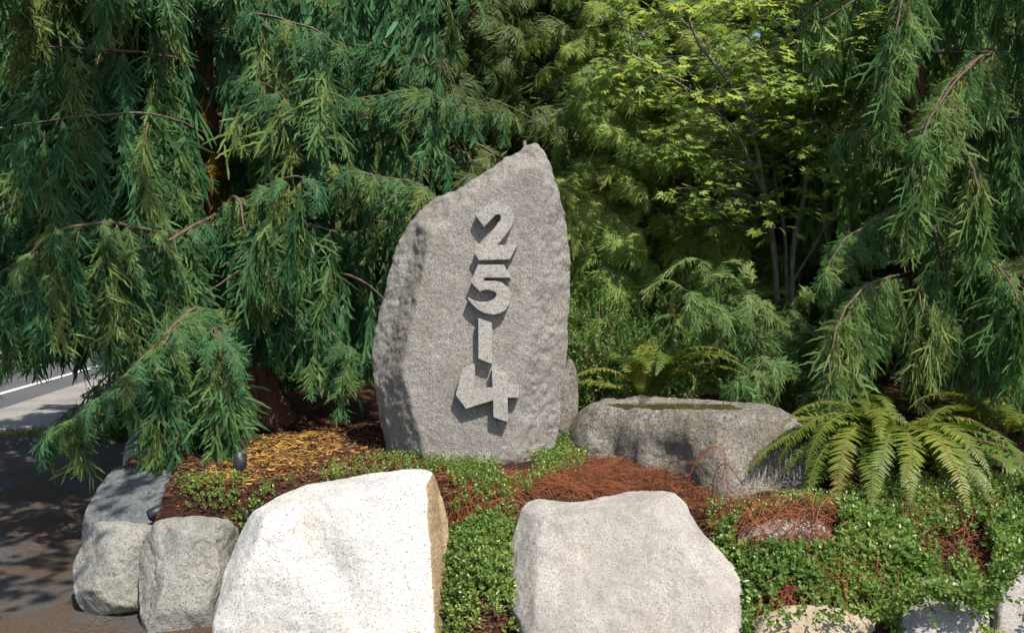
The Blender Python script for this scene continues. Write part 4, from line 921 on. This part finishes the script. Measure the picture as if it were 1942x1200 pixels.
def leaf_cluster(c, size, n, sc):
    d = np.linalg.norm(SP - c, axis=1) + np.maximum(0, SP[:, 2] - c[2]) * 1.5; s0 = SP[int(np.argmin(d))]
    Pt = spline([s0, s0 * .45 + c * .55 + np.array([0, 0, .06]), c], 7); v, q = tube(Pt - MB, np.linspace(.005, .002, 7), 4); tw.add(v, q)
    for k in range(n):
        a = random.uniform(0, 6.28); r = size * math.sqrt(random.random()); p = c + np.array([math.cos(a) * r, math.sin(a) * r, random.gauss(0, .03) - .25 * r])
        if random.random() < .5: v, q = tube(np.array([c, (c + p) / 2 + [0, 0, .02], p]) - MB, .0014, 3); tw.add(v, q)
        x = np.array([math.cos(a + random.gauss(0, .5)), math.sin(a + random.gauss(0, .5)), random.gauss(-.25, .25)])
        s = sc * random.uniform(.7, 1.25); leaves.append(mat4(p, x, (random.gauss(.1, .35), random.gauss(-.6, .35), 1), (s, s, s)))
for i in range(175): leaf_cluster(at(random.uniform(1150, 1690), random.uniform(-60, 185) + 0, random.uniform(6.3, 7.9)), .2, 14, 1.35)
for i in range(85): leaf_cluster(at(random.uniform(1260, 1700), random.uniform(180, 330), random.uniform(6.5, 7.9)), .2, 13, 1.35)
for i in range(45): leaf_cluster(at(random.uniform(1270, 1680), random.uniform(300, 440), random.uniform(6.5, 7.8)), .2, 11, 1.3)
for i in range(2): leaf_cluster(at(random.uniform(1100, 1750), random.uniform(-500, -60), random.uniform(6.4, 8.2)), .3, 9, 1.3)
link('twigs', tw.mesh('twigs', [M['maple_bark']]), mp, kind='stuff')
def lrank(m):
    x, y, f = project(m[:3, 3]); return (0 if 0 < x < 1942 and 0 < y < 1200 else 1, f)
leaves.sort(key=lrank)
for m in leaves[:299]:
    o = bpy.data.objects.new('leaf', random.choice(MLM)); COL.objects.link(o); o.parent = mp; o.matrix_local = Matrix.Translation(-Vector(MB)) @ Matrix(m)
Vs, Ts, n0 = [], [], 0
for m in leaves[299:]:
    V, T = random.choice(ML); Vs.append(V @ m[:3, :3].T + m[:3, 3] - MB); Ts.append(T + n0); n0 += len(V)
link('leaves', mesh_from('leaves', np.concatenate(Vs), None, np.concatenate(Ts), [M['maple']]), mp, kind='stuff')

def gp(px, Y):
    x = (px - 971) / FPX * Y; return np.array([x, Y, float(bed_h(np.array([x]), np.array([Y]))[0])])
# ------------------------------------------------------------------ low cedar boughs in front of the maple
YC = Tree('young_cedar', 'low young cedar with reddish arching twigs behind the puddle boulder', gp(1450, 6.35), M['young'])
YB = gp(1450, 6.35)
YC.trunk([YB, YB + [.02, .1, .4], YB + [-.02, .15, .9]], [.03, .022, .01], 10, .2, 12)
for pts in [[(1440, 700, 6.2), (1400, 610, 5.95), (1340, 565, 5.8), (1290, 545, 5.75)], [(1440, 690, 6.2), (1400, 600, 6.2), (1370, 540, 6.2), (1330, 500, 6.1)], [(1450, 690, 6.2), (1470, 640, 6.1), (1460, 590, 6), (1400, 540, 5.95)],
            [(1450, 700, 6.2), (1500, 640, 6.2), (1540, 620, 6.1), (1580, 640, 6.0)], [(1450, 700, 6.3), (1420, 660, 6.2), (1390, 650, 6.15)], [(1450, 710, 6.2), (1460, 680, 5.9), (1440, 690, 5.8), (1410, 720, 5.7)], [(1450, 700, 6.3), (1510, 690, 6.1), (1550, 700, 5.95)], [(1440, 690, 6.4), (1340, 610, 6.5), (1280, 600, 6.6)], [(1440, 680, 6.4), (1440, 590, 6.5), (1420, 530, 6.6)], [(1450, 700, 6.3), (1490, 580, 6.5), (1530, 560, 6.5)]]:
    b, P = YC.bough(PX(pts), .008, .002); YC.fans(P, b, .06, .22, .34, .2, droop=-.4); YC.hang(P, b, .09, .2, .34, .3, wscale=1.0)
YC.finish(290)

# ------------------------------------------------------------------ ferns
def frond_mesh(seed, L, e0, curl, W):
    rg = np.random.default_rng(seed); n = 30; g = Geo(); t = np.linspace(0, 1, n); e = e0 - curl * t ** 1.1; ds = L / (n - 1)
    x = np.concatenate([[0], np.cumsum(np.cos(e[:-1]) * ds)]); z = np.concatenate([[0], np.cumsum(np.sin(e[:-1]) * ds)]); y = .05 * L * np.sin(t * 2 + seed) * rg.uniform(-1, 1)
    P = np.stack([x, y, z], -1); v, q = tube(P, np.linspace(.0045, .001, n), 4); g.add(v, q, 1)
    T0 = unit(np.gradient(P, axis=0)); m = int(L / .0150); tt = np.linspace(.10, .985, m); idx = tt * (n - 1)
    B = np.stack([np.interp(idx, np.arange(n), P[:, k]) for k in range(3)], -1); T = unit(np.stack([np.interp(idx, np.arange(n), T0[:, k]) for k in range(3)], -1))
    S0 = unit(np.cross(T, [0, 0, 1.0])); up = np.cross(S0, T)
    prof = W * np.sin(np.pi * np.clip(.22 + .78 * tt, 0, 1)) ** .75 * np.clip((tt - .04) / .15, .4, 1)
    for sd in (-1, 1):
        d = unit(S0 * sd + T * (.22 + .35 * tt)[:, None] + up * rg.normal(.06, .16, m)[:, None] + rg.normal(0, .07, (m, 3))); l = prof * np.where(rg.random(m) < .04, .5, rg.uniform(.82, 1.1, m)); w = .0165 * np.clip(prof / W, .5, 1)
        wd = unit(np.cross(d, up)); dn = -up
        rows = []
        for fr, ww, sag in ((0, .75, 0), (.35, 1, .03), (.7, .7, .11), (1.0, .06, .22)):
            c = B + d * (l * fr)[:, None] + dn * (l * sag)[:, None] + T * (l * fr * fr * .12)[:, None]
            rows += [c - wd * (w * ww / 2)[:, None], c + wd * (w * ww / 2)[:, None]]
        V = np.stack(rows, 1).reshape(-1, 3); i = np.arange(m)[:, None] * 8; Q = np.stack([np.stack([i[:, 0] + 2 * k, i[:, 0] + 2 * k + 1, i[:, 0] + 2 * k + 3, i[:, 0] + 2 * k + 2], 1) for k in range(3)], 1).reshape(-1, 4); g.add(V, Q, 0)
    return g.mesh('frond', [M['fern'], M['twig']])
FR = [frond_mesh(i, 1.0, e0, cu, .092) for i, (e0, cu) in enumerate([(1.1, 2.2), (.9, 1.9), (.75, 1.6), (1.15, 2.5), (.55, 1.3), (.95, 2.2), (.8, 2.0), (1.2, 2.0), (.45, 1.5), (.65, 1.9), (1.0, 2.6), (.7, 1.4)])]
DEADF = frond_mesh(99, 1.0, .5, 2.0, .07); DEADF.materials[0] = M['dead_fern']
def fern(label, base, n, size, azs=None, up=0.0, group='sword ferns'):
    r = thing('fern', label, 'fern', base, group)
    for i in range(n):
        az = i * 2.399 + random.uniform(-.3, .3) if azs is None else azs[i % len(azs)] + random.gauss(0, .12)
        s = size * random.uniform(.75, 1.12); o = bpy.data.objects.new('frond', DEADF if (n > 40 and i % 11 == 7) else random.choice(FR)); COL.objects.link(o); o.parent = r
        if o.data is DEADF: o['label'] = 'brown dead frond'
        o.matrix_local = Matrix.Translation((random.uniform(-.03, .03), random.uniform(-.03, .03), 0)) @ Matrix.Rotation(az, 4, 'Z') @ Matrix.Rotation(random.gauss(0, .22), 4, 'X') @ Matrix.Rotation(-up * random.random(), 4, 'Y') @ Matrix.Diagonal((s, s, s, 1))
    return r
b0 = gp(1690, 4.85)
fern('large sword fern with long arching fronds in front of the right weeping cedar', b0, 48, 1.08, [-2.9, -2.55, -2.2, -1.9, -1.6, -1.25, -.9, -.5, -.1, 3.1, 2.7, -2.75, -2.35, -2.05, -1.75, -1.4])
fern('small sunlit sword fern just behind the puddle boulder', gp(1222, 6.0) + [0, 0, .10], 20, .95, None, .8)
fern('sword fern with upright fronds half lost in the young cedar twigs', gp(1480, 6.45), 10, .85, None, .5)
fern('shaded sword fern at the right edge behind the large fern', gp(1900, 5.5), 18, .95)
fern('dark sword fern behind the right end of the puddle boulder', gp(1620, 5.9), 14, .8)

# ------------------------------------------------------------------ small leaved shrub by the stone
def oval_leaves(P, D, U, l, w):
    """oval folded leaves: 6 verts, 2 quads each"""
    S = unit(np.cross(D, U)); Nn = np.cross(S, D); l = l[:, None]; w = w[:, None]
    a = P; b = P + D * l * .5 + Nn * l * .04; c = P + D * l
    v = np.stack([a, P + D * l * .33 + S * w * .5 + Nn * w * .18, P + D * l * .72 + S * w * .42 + Nn * w * .15, c, P + D * l * .72 - S * w * .42 + Nn * w * .15, P + D * l * .33 - S * w * .5 + Nn * w * .18], 1).reshape(-1, 3)
    i = np.arange(len(P))[:, None] * 6; q = np.stack([i + [0, 1, 2, 3], i + [0, 3, 4, 5]], 1).reshape(-1, 4); return v, q
def shoots(B, D, n_leaf, l, w, rg, g, length=.08, mat=0):
    """short leafy shoots: leaves spiral round every axis"""
    n = len(B); k = np.arange(n_leaf)[None]; f = (k + .5) / n_leaf
    A = unit(np.cross(D, rg.normal(0, 1, (n, 3)))); C = np.cross(D, A); ph = k * 2.4 + rg.uniform(0, 6.28, (n, 1))
    rad = A[:, None] * np.cos(ph)[..., None] + C[:, None] * np.sin(ph)[..., None]
    P = B[:, None] + D[:, None] * (length * f)[..., None]; dd = unit(rad + D[:, None] * (.35 + f * .8)[..., None]); U = unit(D[:, None] - rad * .2 + rg.normal(0, .25, dd.shape))
    m = n * n_leaf; v, q = oval_leaves(P.reshape(m, 3), dd.reshape(m, 3), U.reshape(m, 3), l * rg.uniform(.5, 1.25, m), w * rg.uniform(.8, 1.15, m)); g.add(v, q, mat)
def shrub(label, base, rad, h, n, seed, lsize=.022, name='shrub'):
    rg = np.random.default_rng(seed); base = np.asarray(base, float); r = thing(name, label, 'shrub', base); gs, gl = Geo(), Geo()
    for i in range(14):
        a = rg.uniform(0, 6.28); e = np.array([math.cos(a) * rad * .7, math.sin(a) * rad * .7, h * rg.uniform(.6, 1)]); v, q = tube(spline([[0, 0, 0], e * [.3, .3, .55], e], 8), np.linspace(.006, .002, 8), 4); gs.add(v, q)
    th = rg.uniform(0, 6.28, n); rr = np.sqrt(rg.random(n)); z = rg.uniform(.08, 1, n)
    lump = 1 + .35 * fbm(np.stack([np.cos(th) * 1.5, np.sin(th) * 1.5, z * 2.5], -1) * 1.5, seed, 3)
    P = np.stack([np.cos(th) * rr * rad * lump, np.sin(th) * rr * rad * lump, z * h * (1 - .45 * rr ** 2) * lump], -1)
    D = unit(P * [1, 1, .5] / rad + [0, 0, .6] + rg.normal(0, .45, (n, 3))); shoots(P, D, 9, lsize, lsize * .6, rg, gl, .09)
    link('stems', gs.mesh('stems', [M['twig']]), r, kind='stuff'); link('foliage', gl.mesh('foliage', [M['shrub']]), r, kind='stuff'); return r
shrub('loose light green small leaved shrub between the number stone and the small fern', gp(1135, 6.35), .34, .95, 900, 5, .026)
shrub('low dark small leaved bush behind the small sunlit fern', gp(1225, 7.1), .5, .95, 800, 6)

# ------------------------------------------------------------------ ground cover, twigs, litter (uncountable)
def inside(poly, X, Y):
    n = len(poly); r = np.zeros(len(X), bool); j = n - 1
    for i in range(n):
        xi, yi = poly[i]; xj, yj = poly[j]; c = ((yi > Y) != (yj > Y)) & (X < (xj - xi) * (Y - yi) / (yj - yi + 1e-12) + xi); r ^= c; j = i
    return r
def scatter(px_poly, n, rg, clump=0.0, seed=0, cs=3.0):
    poly = [q if abs(q[0]) < 30 else tuple(bed_at(*q)[:2]) for q in px_poly]; A = np.array(poly); out = []; got = 0
    while got < n:
        X = rg.uniform(A[:, 0].min(), A[:, 0].max(), n * 2); Y = rg.uniform(A[:, 1].min(), A[:, 1].max(), n * 2); k = inside(poly, X, Y)
        if clump: k &= (fbm(np.stack([X * cs, Y * cs, 0 * X], -1), seed, 3) + rg.normal(0, .12, len(X))) > -.6 + clump
        out.append(np.stack([X[k], Y[k]], -1)); got += k.sum()
        if k.sum() == 0: break
    return np.concatenate(out)[:n]
def slope_normal(x, y):
    e = .03; hx = (bed_h(x + e, y) - bed_h(x - e, y)) / (2 * e); hy = (bed_h(x, y + e) - bed_h(x, y - e)) / (2 * e); return unit(np.stack([-hx, -hy, 1 + 0 * hx], -1))
def cover(px_poly, n, seed, h0, h1, lsize, clump=.0, nl=8, cs=3.0, target=None, skip=False):
    rg = np.random.default_rng(seed); XY = scatter(px_poly, n, rg, clump, seed, cs); x, y = XY[:, 0], XY[:, 1]; nr = slope_normal(x, y)
    mound = np.clip(.5 + 1.1 * fbm(np.stack([x * 5, y * 5, 0 * x], -1), seed + 3, 3), .05, 1.2)
    P = np.stack([x, y, bed_h(x, y)], -1) + nr * ((h0 + (h1 - h0) * mound) * rg.uniform(.25, 1, len(x)))[:, None]
    if skip:
        u, w, f = project(P); k = ~(((u > 1425) & (u < 1665) & (w > 1158 + 6 * np.sin(u / 9))) | ((u > 1706) & (u < 1862) & (w > 1128 + .0035 * (u - 1780) ** 2 + rg.normal(0, 24, len(u)))) | ((u > 1395) & (u < 1590) & (w > 985) & (w < 1040)))
        P, nr = P[k], nr[k]
    D = unit(nr + [0, 0, .5] + rg.normal(0, .55, P.shape)); shoots(P, D, nl, lsize, lsize * .62, rg, target, .055)
gc = Geo()
cover([(1330, 1010), (1400, 1000), (1400, 1060), (1560, 1060), (1600, 985), (1640, 955), (1790, 940), (2050, 960), (2050, 1330), (1400, 1330), (1405, 1130)], 6600, 1, .0, .10, .024, .48, 8, 3.2, target=gc, skip=True)
cover([(1500, 960), (1700, 930), (2050, 930), (2050, 1010), (1650, 1010), (1560, 985)], 1500, 2, .01, .07, .018, .25, 7, target=gc)
cover([(855, 890), (930, 895), (985, 985), (955, 1030), (860, 1010)], 330, 30, .005, .05, .018, .5, 7, cs=5, target=gc)
cover([(860, 1010), (965, 1010), (950, 1110), (985, 1195), (850, 1195), (868, 1100)], 950, 3, .0, .045, .019, .42, 8, target=gc)
cover([(820, 885), (960, 880), (1060, 835), (1120, 845), (1110, 890), (1000, 940), (860, 925)], 620, 4, .005, .05, .018, .5, 7, target=gc)
cover([(600, 895), (740, 865), (850, 882), (840, 905), (700, 915), (620, 920)], 260, 5, .0, .04, .017, .4, 7, cs=6, target=gc)
cover([(340, 965), (470, 915), (600, 905), (520, 960), (470, 990), (360, 985)], 170, 6, .0, .05, .018, .5, 7, cs=5, target=gc)
cover([(-.36, 3.0), (.12, 3.0), (.14, 3.7), (.1, 4.05), (-.32, 4.05)], 900, 31, .0, .05, .020, .4, 8, target=gc)
cover([(1865, 1030), (1990, 1020), (1990, 1090), (1920, 1110), (1880, 1120)], 500, 33, .08, .16, .024, .1, 8, target=gc)
cover([(430, 990), (470, 975), (470, 1000), (440, 1090), (420, 1080)], 260, 7, .02, .10, .02, 0, 8, target=gc)
cover([(1060, 840), (1110, 820), (1120, 850), (1070, 870)], 250, 8, .01, .07, .018, 0, 8, target=gc)
cover([(1330, 980), (1480, 950), (1560, 960), (1420, 1005), (1350, 1010)], 260, 9, .0, .04, .016, .4, 6, cs=6, target=gc)
rg = np.random.default_rng(55); TP = []
for k in range(330):
    u = rg.uniform(1690, 1960); w = 1108 + .0032 * (u - 1780) ** 2 * (u < 1870) - (u > 1870) * (u - 1870) * .9 + abs(rg.normal(0, 17)); TP.append(at(u, w, 3.29 + rg.uniform(-.05, .06)))
for k in range(45): TP.append(at(rg.uniform(1425, 1680), 1154 + abs(rg.normal(0, 9)), 3.33 + rg.uniform(-.04, .05)))
TP = np.array(TP); shoots(TP, unit(rg.normal(0, .5, TP.shape) + [0, -.7, .35]), 7, .022, .0136, rg, gc, .05)
link('ground_cover', gc.mesh('ground_cover', [M['cover']]), kind='stuff')

def twigs(px_poly, n, seed, l0, l1, r, lift, g, clump=.15, flat=.35):
    rg = np.random.default_rng(seed); XY = scatter(px_poly, n, rg, clump, seed)
    for (x, y) in XY:
        a = rg.uniform(0, 6.28); L = rg.uniform(l0, l1); m = 6; t = np.linspace(-.5, .5, m); k = rg.normal(0, 1.1); ang = a + k * t
        dx = np.cumsum(np.cos(ang)) * L / m; dy = np.cumsum(np.sin(ang)) * L / m; X = x + dx - dx[m // 2]; Yy = y + dy - dy[m // 2]
        Z = bed_h(X, Yy) + rg.uniform(0, lift) + (.25 - t ** 2) * rg.normal(0.01, .05) + t * rg.normal(0, flat) * L * .5
        v, q = tube(np.stack([X, Yy, np.maximum(Z, bed_h(X, Yy) - .01)], -1), r * rg.uniform(.7, 1.3), 3); g.add(v, q)
tg = Geo()
twigs([(1060, 880), (1140, 850), (1230, 880), (1290, 935), (1200, 935), (1120, 955), (1040, 945), (960, 955), (930, 940), (1000, 910)], 1900, 1, .1, .36, .0012, .025, tg, .05)
twigs([(1270, 920), (1380, 940), (1560, 960), (1600, 985), (1500, 985), (1400, 1010), (1340, 1010), (1310, 960)], 800, 2, .1, .3, .0013, .03, tg, .1)
twigs([(820, 890), (980, 900), (985, 1000), (950, 1080), (865, 1060)], 800, 3, .08, .28, .0017, .035, tg, .1)
twigs([(1390, 1040), (1420, 1000), (1540, 985), (1600, 1000), (1560, 1060), (1400, 1090), (1380, 1070)], 330, 4, .1, .35, .0019, .12, tg, .0)
twigs([(1410, 1100), (1560, 1090), (1560, 1160), (1430, 1180)], 260, 5, .06, .2, .0018, .07, tg, .0)
twigs([(620, 870), (740, 860), (900, 890), (700, 920), (500, 930), (420, 960)], 300, 6, .05, .2, .0014, .01, tg, .1)
twigs([(1600, 980), (1900, 970), (1900, 1170), (1450, 1160), (1420, 1060)], 750, 7, .08, .28, .0014, .10, tg, .0)
link('dry_stems', tg.mesh('dry_stems', [M['red_twig']]), kind='stuff')
# looping stems that rise in front of the puddle boulder
lg = Geo()
for pts in [[(1290, 950, 4.50), (1330, 860, 4.44), (1370, 848, 4.40), (1378, 890, 4.38), (1385, 930, 4.36), (1440, 965, 4.3)], [(1260, 935, 4.55), (1270, 880, 4.5), (1300, 875, 4.46), (1350, 885, 4.42), (1362, 930, 4.38)],
            [(1310, 960, 4.45), (1308, 900, 4.42), (1345, 850, 4.38), (1375, 860, 4.36), (1372, 920, 4.34), (1400, 950, 4.3)], [(1350, 970, 4.4), (1355, 900, 4.36), (1378, 880, 4.34), (1410, 920, 4.3)], [(1230, 930, 4.6), (1250, 895, 4.55), (1320, 880, 4.5), (1340, 930, 4.42)]]:
    v, q = tube(spline(PX(pts), 26), .0026, 5); lg.add(v, q)
org = at(1340, 960, 4.4); o = link('dry_vine', lg.mesh('dry_vine', [M['red_twig']], True, org)); o.location = org
tag(o, 'looping bare orange stems springing up against the puddle boulder', 'vine')

def bits(px_poly, n, seed, l0, l1, w, mat, name, lift=.012, clump=.1, world=None, aligned=None, cs=3.0):
    rg = np.random.default_rng(seed)
    if world is None: XY = scatter(px_poly, n, rg, clump, seed, cs); z = bed_h(XY[:, 0], XY[:, 1]); nr = slope_normal(XY[:, 0], XY[:, 1])
    else:
        (x0, x1, y0, y1) = world; XY = np.stack([rg.uniform(x0, x1, n), rg.uniform(y0, y1, n)], -1); k = fbm(np.stack([XY[:, 0] * 1.7, XY[:, 1] * 1.7, 0 * XY[:, 0]], -1), 4, 4) + rg.normal(0, .15, n) > clump
        k &= XY[:, 0] < left_edge(XY[:, 1]) + .15
        XY = XY[k]; z = 0 * XY[:, 0] + .004; nr = np.tile([0, 0, 1.0], (len(XY), 1))
    n = len(XY); a = rg.uniform(0, 6.28, n) if aligned is None else rg.normal(aligned, .85, n)
    D = unit(np.stack([np.cos(a), np.sin(a), rg.normal(0, .22, n)], -1)); S = unit(np.cross(D, nr + rg.normal(0, .4, (n, 3)))); L = rg.uniform(l0, l1, n)
    P = np.stack([XY[:, 0], XY[:, 1], z + rg.uniform(.002, lift, n)], -1); v, q = blades(P - D * (L / 2)[:, None], D, S, L, np.full(n, w) * rg.uniform(.6, 1.4, n))
    return v, q
def scatter_obj(name, mat, *parts):
    g = Geo()
    for v, q in parts: g.add(v, q)
    return link(name, g.mesh(name, [mat]), kind='stuff')
scatter_obj('bark_mulch', M['chip'], bits([(250, 960), (330, 850), (560, 790), (720, 790), (760, 870), (900, 890), (1000, 985), (900, 1100), (480, 990), (300, 1000)], 9000, 1, .015, .055, .011, M['chip'], 'm', .02, 0),
            bits([(1080, 735), (1260, 735), (1500, 770), (1500, 980), (1200, 935), (1080, 860)], 4000, 2, .015, .05, .011, M['chip'], 'm', .02, 0), bits([(-.36, 3.0), (.12, 3.0), (.14, 3.9), (-.3, 3.9)], 2500, 4, .015, .045, .01, M['chip'], 'm', .02, 0), bits([(1300, 960), (1640, 960), (2000, 960), (2000, 1180), (1400, 1180)], 7000, 3, .015, .045, .010, M['chip'], 'm', .02, 0))
scatter_obj('yellow_litter', M['litter'], bits([(455, 870), (500, 830), (640, 815), (650, 860), (560, 890), (470, 925), (380, 935), (360, 915)], 2300, 11, .012, .08, .008, None, '', .03, .28, aligned=.35, cs=5),
            bits([(330, 960), (420, 870), (560, 800), (720, 820), (740, 880), (600, 920), (450, 965)], 1500, 12, .02, .06, .008, None, '', .02, .25, aligned=.5), bits([(230, 960), (300, 880), (380, 870), (360, 950)], 160, 13, .03, .08, .008, None, '', .015, 0))
scatter_obj('brown_litter', M['brown_litter'], bits(None, 26000, 21, .012, .045, .005, None, '', .008, .05, (-4.2, -1.3, 3.6, 8.6)))
# pebbles and grass at the shoulder edge
rg = np.random.default_rng(77); g = Geo()
for i in range(500):
    x = rg.uniform(-5.6, -3.4); y = 9.3 + rg.normal(0, .35) + (x + 5.2) * -.1; s = rg.uniform(.01, .035); th = np.linspace(0, 6.28, 5)[:4] + rg.uniform(0, 3)
    V = np.vstack([np.stack([np.cos(th) * s, np.sin(th) * s, 0 * th], -1), np.stack([np.cos(th) * s * .5, np.sin(th) * s * .6, 0 * th + s * .7], -1)]) + [x, y, .002]
    g.add(V, [[0, 1, 5, 4], [1, 2, 6, 5], [2, 3, 7, 6], [3, 0, 4, 7], [4, 5, 6, 7]])
link('gravel', g.mesh('gravel', [M['pebble']]), kind='stuff')
g = Geo(); n = 1500; P = np.stack([rg.normal(-5.0, .45, n), 9.1 + rg.normal(0, .12, n), 0 * rg.random(n)], -1); P2 = np.stack([rg.normal(-5.6, .1, 300), 8.1 + rg.normal(0, .08, 300), np.zeros(300)], -1); P = np.vstack([P, P2]); n = len(P)
D = unit(np.stack([rg.normal(0, .5, n), rg.normal(0, .5, n), np.ones(n)], -1)); v, q = blades(P, D, unit(np.cross(D, rg.normal(0, 1, (n, 3)))), rg.uniform(.05, .16, n), np.full(n, .008)); g.add(v, q)
link('verge_grass', g.mesh('verge_grass', [M['grass']]), kind='stuff')

# ------------------------------------------------------------------ small man-made things and a cone
def ring_tube(r_out, r_in, L, sides=20):
    th = np.linspace(0, 2 * math.pi, sides, endpoint=False); c, s = np.cos(th), np.sin(th); rings = []
    for r, x in ((0.001, 0), (r_out * .8, 0), (r_out, L * .12), (r_out, L), (r_in, L), (r_in, L * .55), (0.001, L * .55)): rings.append(np.stack([0 * c + x, c * r, s * r], -1))
    V = np.concatenate(rings); i = np.arange(6)[:, None] * sides; j = np.arange(sides)[None]; j2 = (j + 1) % sides
    return V, np.stack([i + j, i + j2, i + sides + j2, i + sides + j], -1).reshape(-1, 4)
def spotlight(label, base, aim, head_l, head_r, post):
    b = np.asarray(base, float); r = thing('garden_spotlight', label, 'spotlight', b, 'garden spotlights')
    V, Q = tube([[0, 0, -.05], [0, 0, post]], .010, 8); link('stake', Geo().add(V, Q).mesh('stake', [M['black']], True), r)
    V, Q = ring_tube(head_r, head_r * .86, head_l); m = mat4((0, 0, post), aim, (0, 0, 1)); V = (V - [head_l * .35, 0, 0]) @ m[:3, :3].T + m[:3, 3]
    h = link('lamp_head', Geo().add(V, Q).mesh('lamp_head', [M['black']], True), r)
    V, Q = tube([[0, -head_r * 1.05, post], [0, head_r * 1.05, post]], .006, 8); link('bracket', Geo().add(V, Q).mesh('bracket', [M['black']], True), r)
spotlight('small black garden spotlight lying in the mulch behind the leftmost boulder', bed_at(292, 985), (.75, .35, .35), .095, .034, .035)
spotlight('dark garden spotlight standing under the hanging cedar curtain', bed_at(455, 895), (.12, -.25, 1), .12, .038, .03)
# pine cone on the dark block
cg = Geo(); cp = np.array([-2.36, 4.97, .565])
for k in range(60):
    f = k / 60; a = k * 2.4; r = .028 * math.sin(math.pi * (.12 + .8 * f)); p = np.array([f * .06 - .03, math.cos(a) * r, math.sin(a) * r]); d = unit([.5, math.cos(a), math.sin(a)]); sdv = unit(np.cross(d, [1, 0, 0]))
    cg.add([p - sdv * .006, p + sdv * .006, p + d * .013 + sdv * .004, p + d * .013 - sdv * .004], [[0, 1, 2, 3]])
v, q = tube([[-.034, 0, 0], [0, 0, 0], [.034, 0, 0]], [.006, .022, .004], 10); cg.add(v, q)
o = link('pine_cone', cg.mesh('pine_cone', [M['cone']])); o.location = cp; tag(o, 'small dark brown pine cone on the dark stone block', 'cone')
# rusty red stem at the left end of the bed
b = bed_at(283, 885); v, q = tube([[0, 0, -.1], [.01, 0, .12], [-.015, 0, .25]], [.032, .027, .02], 12, .2, 4); o = link('stump', Geo().add(v, q).mesh('stump', [M['rust']], True)); o.location = b
tag(o, 'short reddish brown stump behind the hanging cedar sprays near the slab', 'stump')
# dark pointed plant marker
b = bed_at(466, 985); V = np.array([[-.014, 0, -.03], [.014, 0, -.03], [.018, 0, .03], [.0, 0, .062], [-.018, 0, .03]]); V = np.vstack([V, V + [0, .004, 0]])
o = link('plant_marker', mesh_from('plant_marker', V, [[0, 1, 6, 5], [1, 2, 7, 6], [2, 3, 8, 7], [3, 4, 9, 8], [4, 0, 5, 9], [0, 4, 2, 1], [5, 6, 7, 9]], [[4, 3, 2], [9, 7, 8]], [M['black']])); o.location = b
tag(o, 'small dark pointed plant marker beside the white boulder', 'marker')

# ------------------------------------------------------------------ tall leafy trees beside the driveway, left of the frame: their shade falls on it
def street_tree(label, base, cen, rad, n, seed):
    rg = np.random.default_rng(seed); base = np.asarray(base, float); cen = np.asarray(cen, float); r = thing('street_tree', label, 'tree', base, 'street trees beside the driveway'); g = Geo()
    top = cen - base; v, q = tube(spline([[0, 0, 0], [.05, 0, top[2] * .4], top * [.7, .7, .8], top], 24), np.linspace(.16, .03, 24), 12, .2, 3); link('trunk', Geo().add(v, q).mesh('trunk', [M['grey_bark']], True), r)
    for i in range(14):
        a = i * 2.399; e = top + np.array([math.cos(a) * rad[0], math.sin(a) * rad[1], rg.uniform(-.4, .5) * rad[2]]) * .8; v, q = tube(spline([top * [.7, .7, .75], (top + e) / 2 + [0, 0, .2], e], 10), np.linspace(.05, .01, 10), 6)
        link('limb', Geo().add(v, q).mesh('limb', [M['grey_bark']], True), r)
    d = unit(rg.normal(0, 1, (n, 3))); P = d * (rg.random(n) ** .45)[:, None] * rad; keep = fbm(P * .9 + seed, seed, 3) > -.13; P = P[keep] + top; n = len(P)
    D = unit(rg.normal(0, 1, (n, 3)) * [1, 1, .4]); v, q = blades(P, D, unit(np.cross(D, rg.normal(0, .4, (n, 3)) + [0, 0, 1])), rg.uniform(.10, .17, n), rg.uniform(.07, .11, n)); g.add(v, q)
    link('crown', g.mesh('crown', [M['maple']]), r, kind='stuff')
street_tree('leafy street tree by the driveway whose shade falls on the cedar and stone block', (-4.2, -.8, 0), (-3.2, 1.7, 5.6), (3.0, 2.3, 1.3), 6500, 3)
street_tree('leafy street tree farther up the road casting shade on the shoulder', (-7.6, 6.2, 0), (-7.4, 6.6, 6.0), (2.3, 2.6, 1.4), 3500, 9)
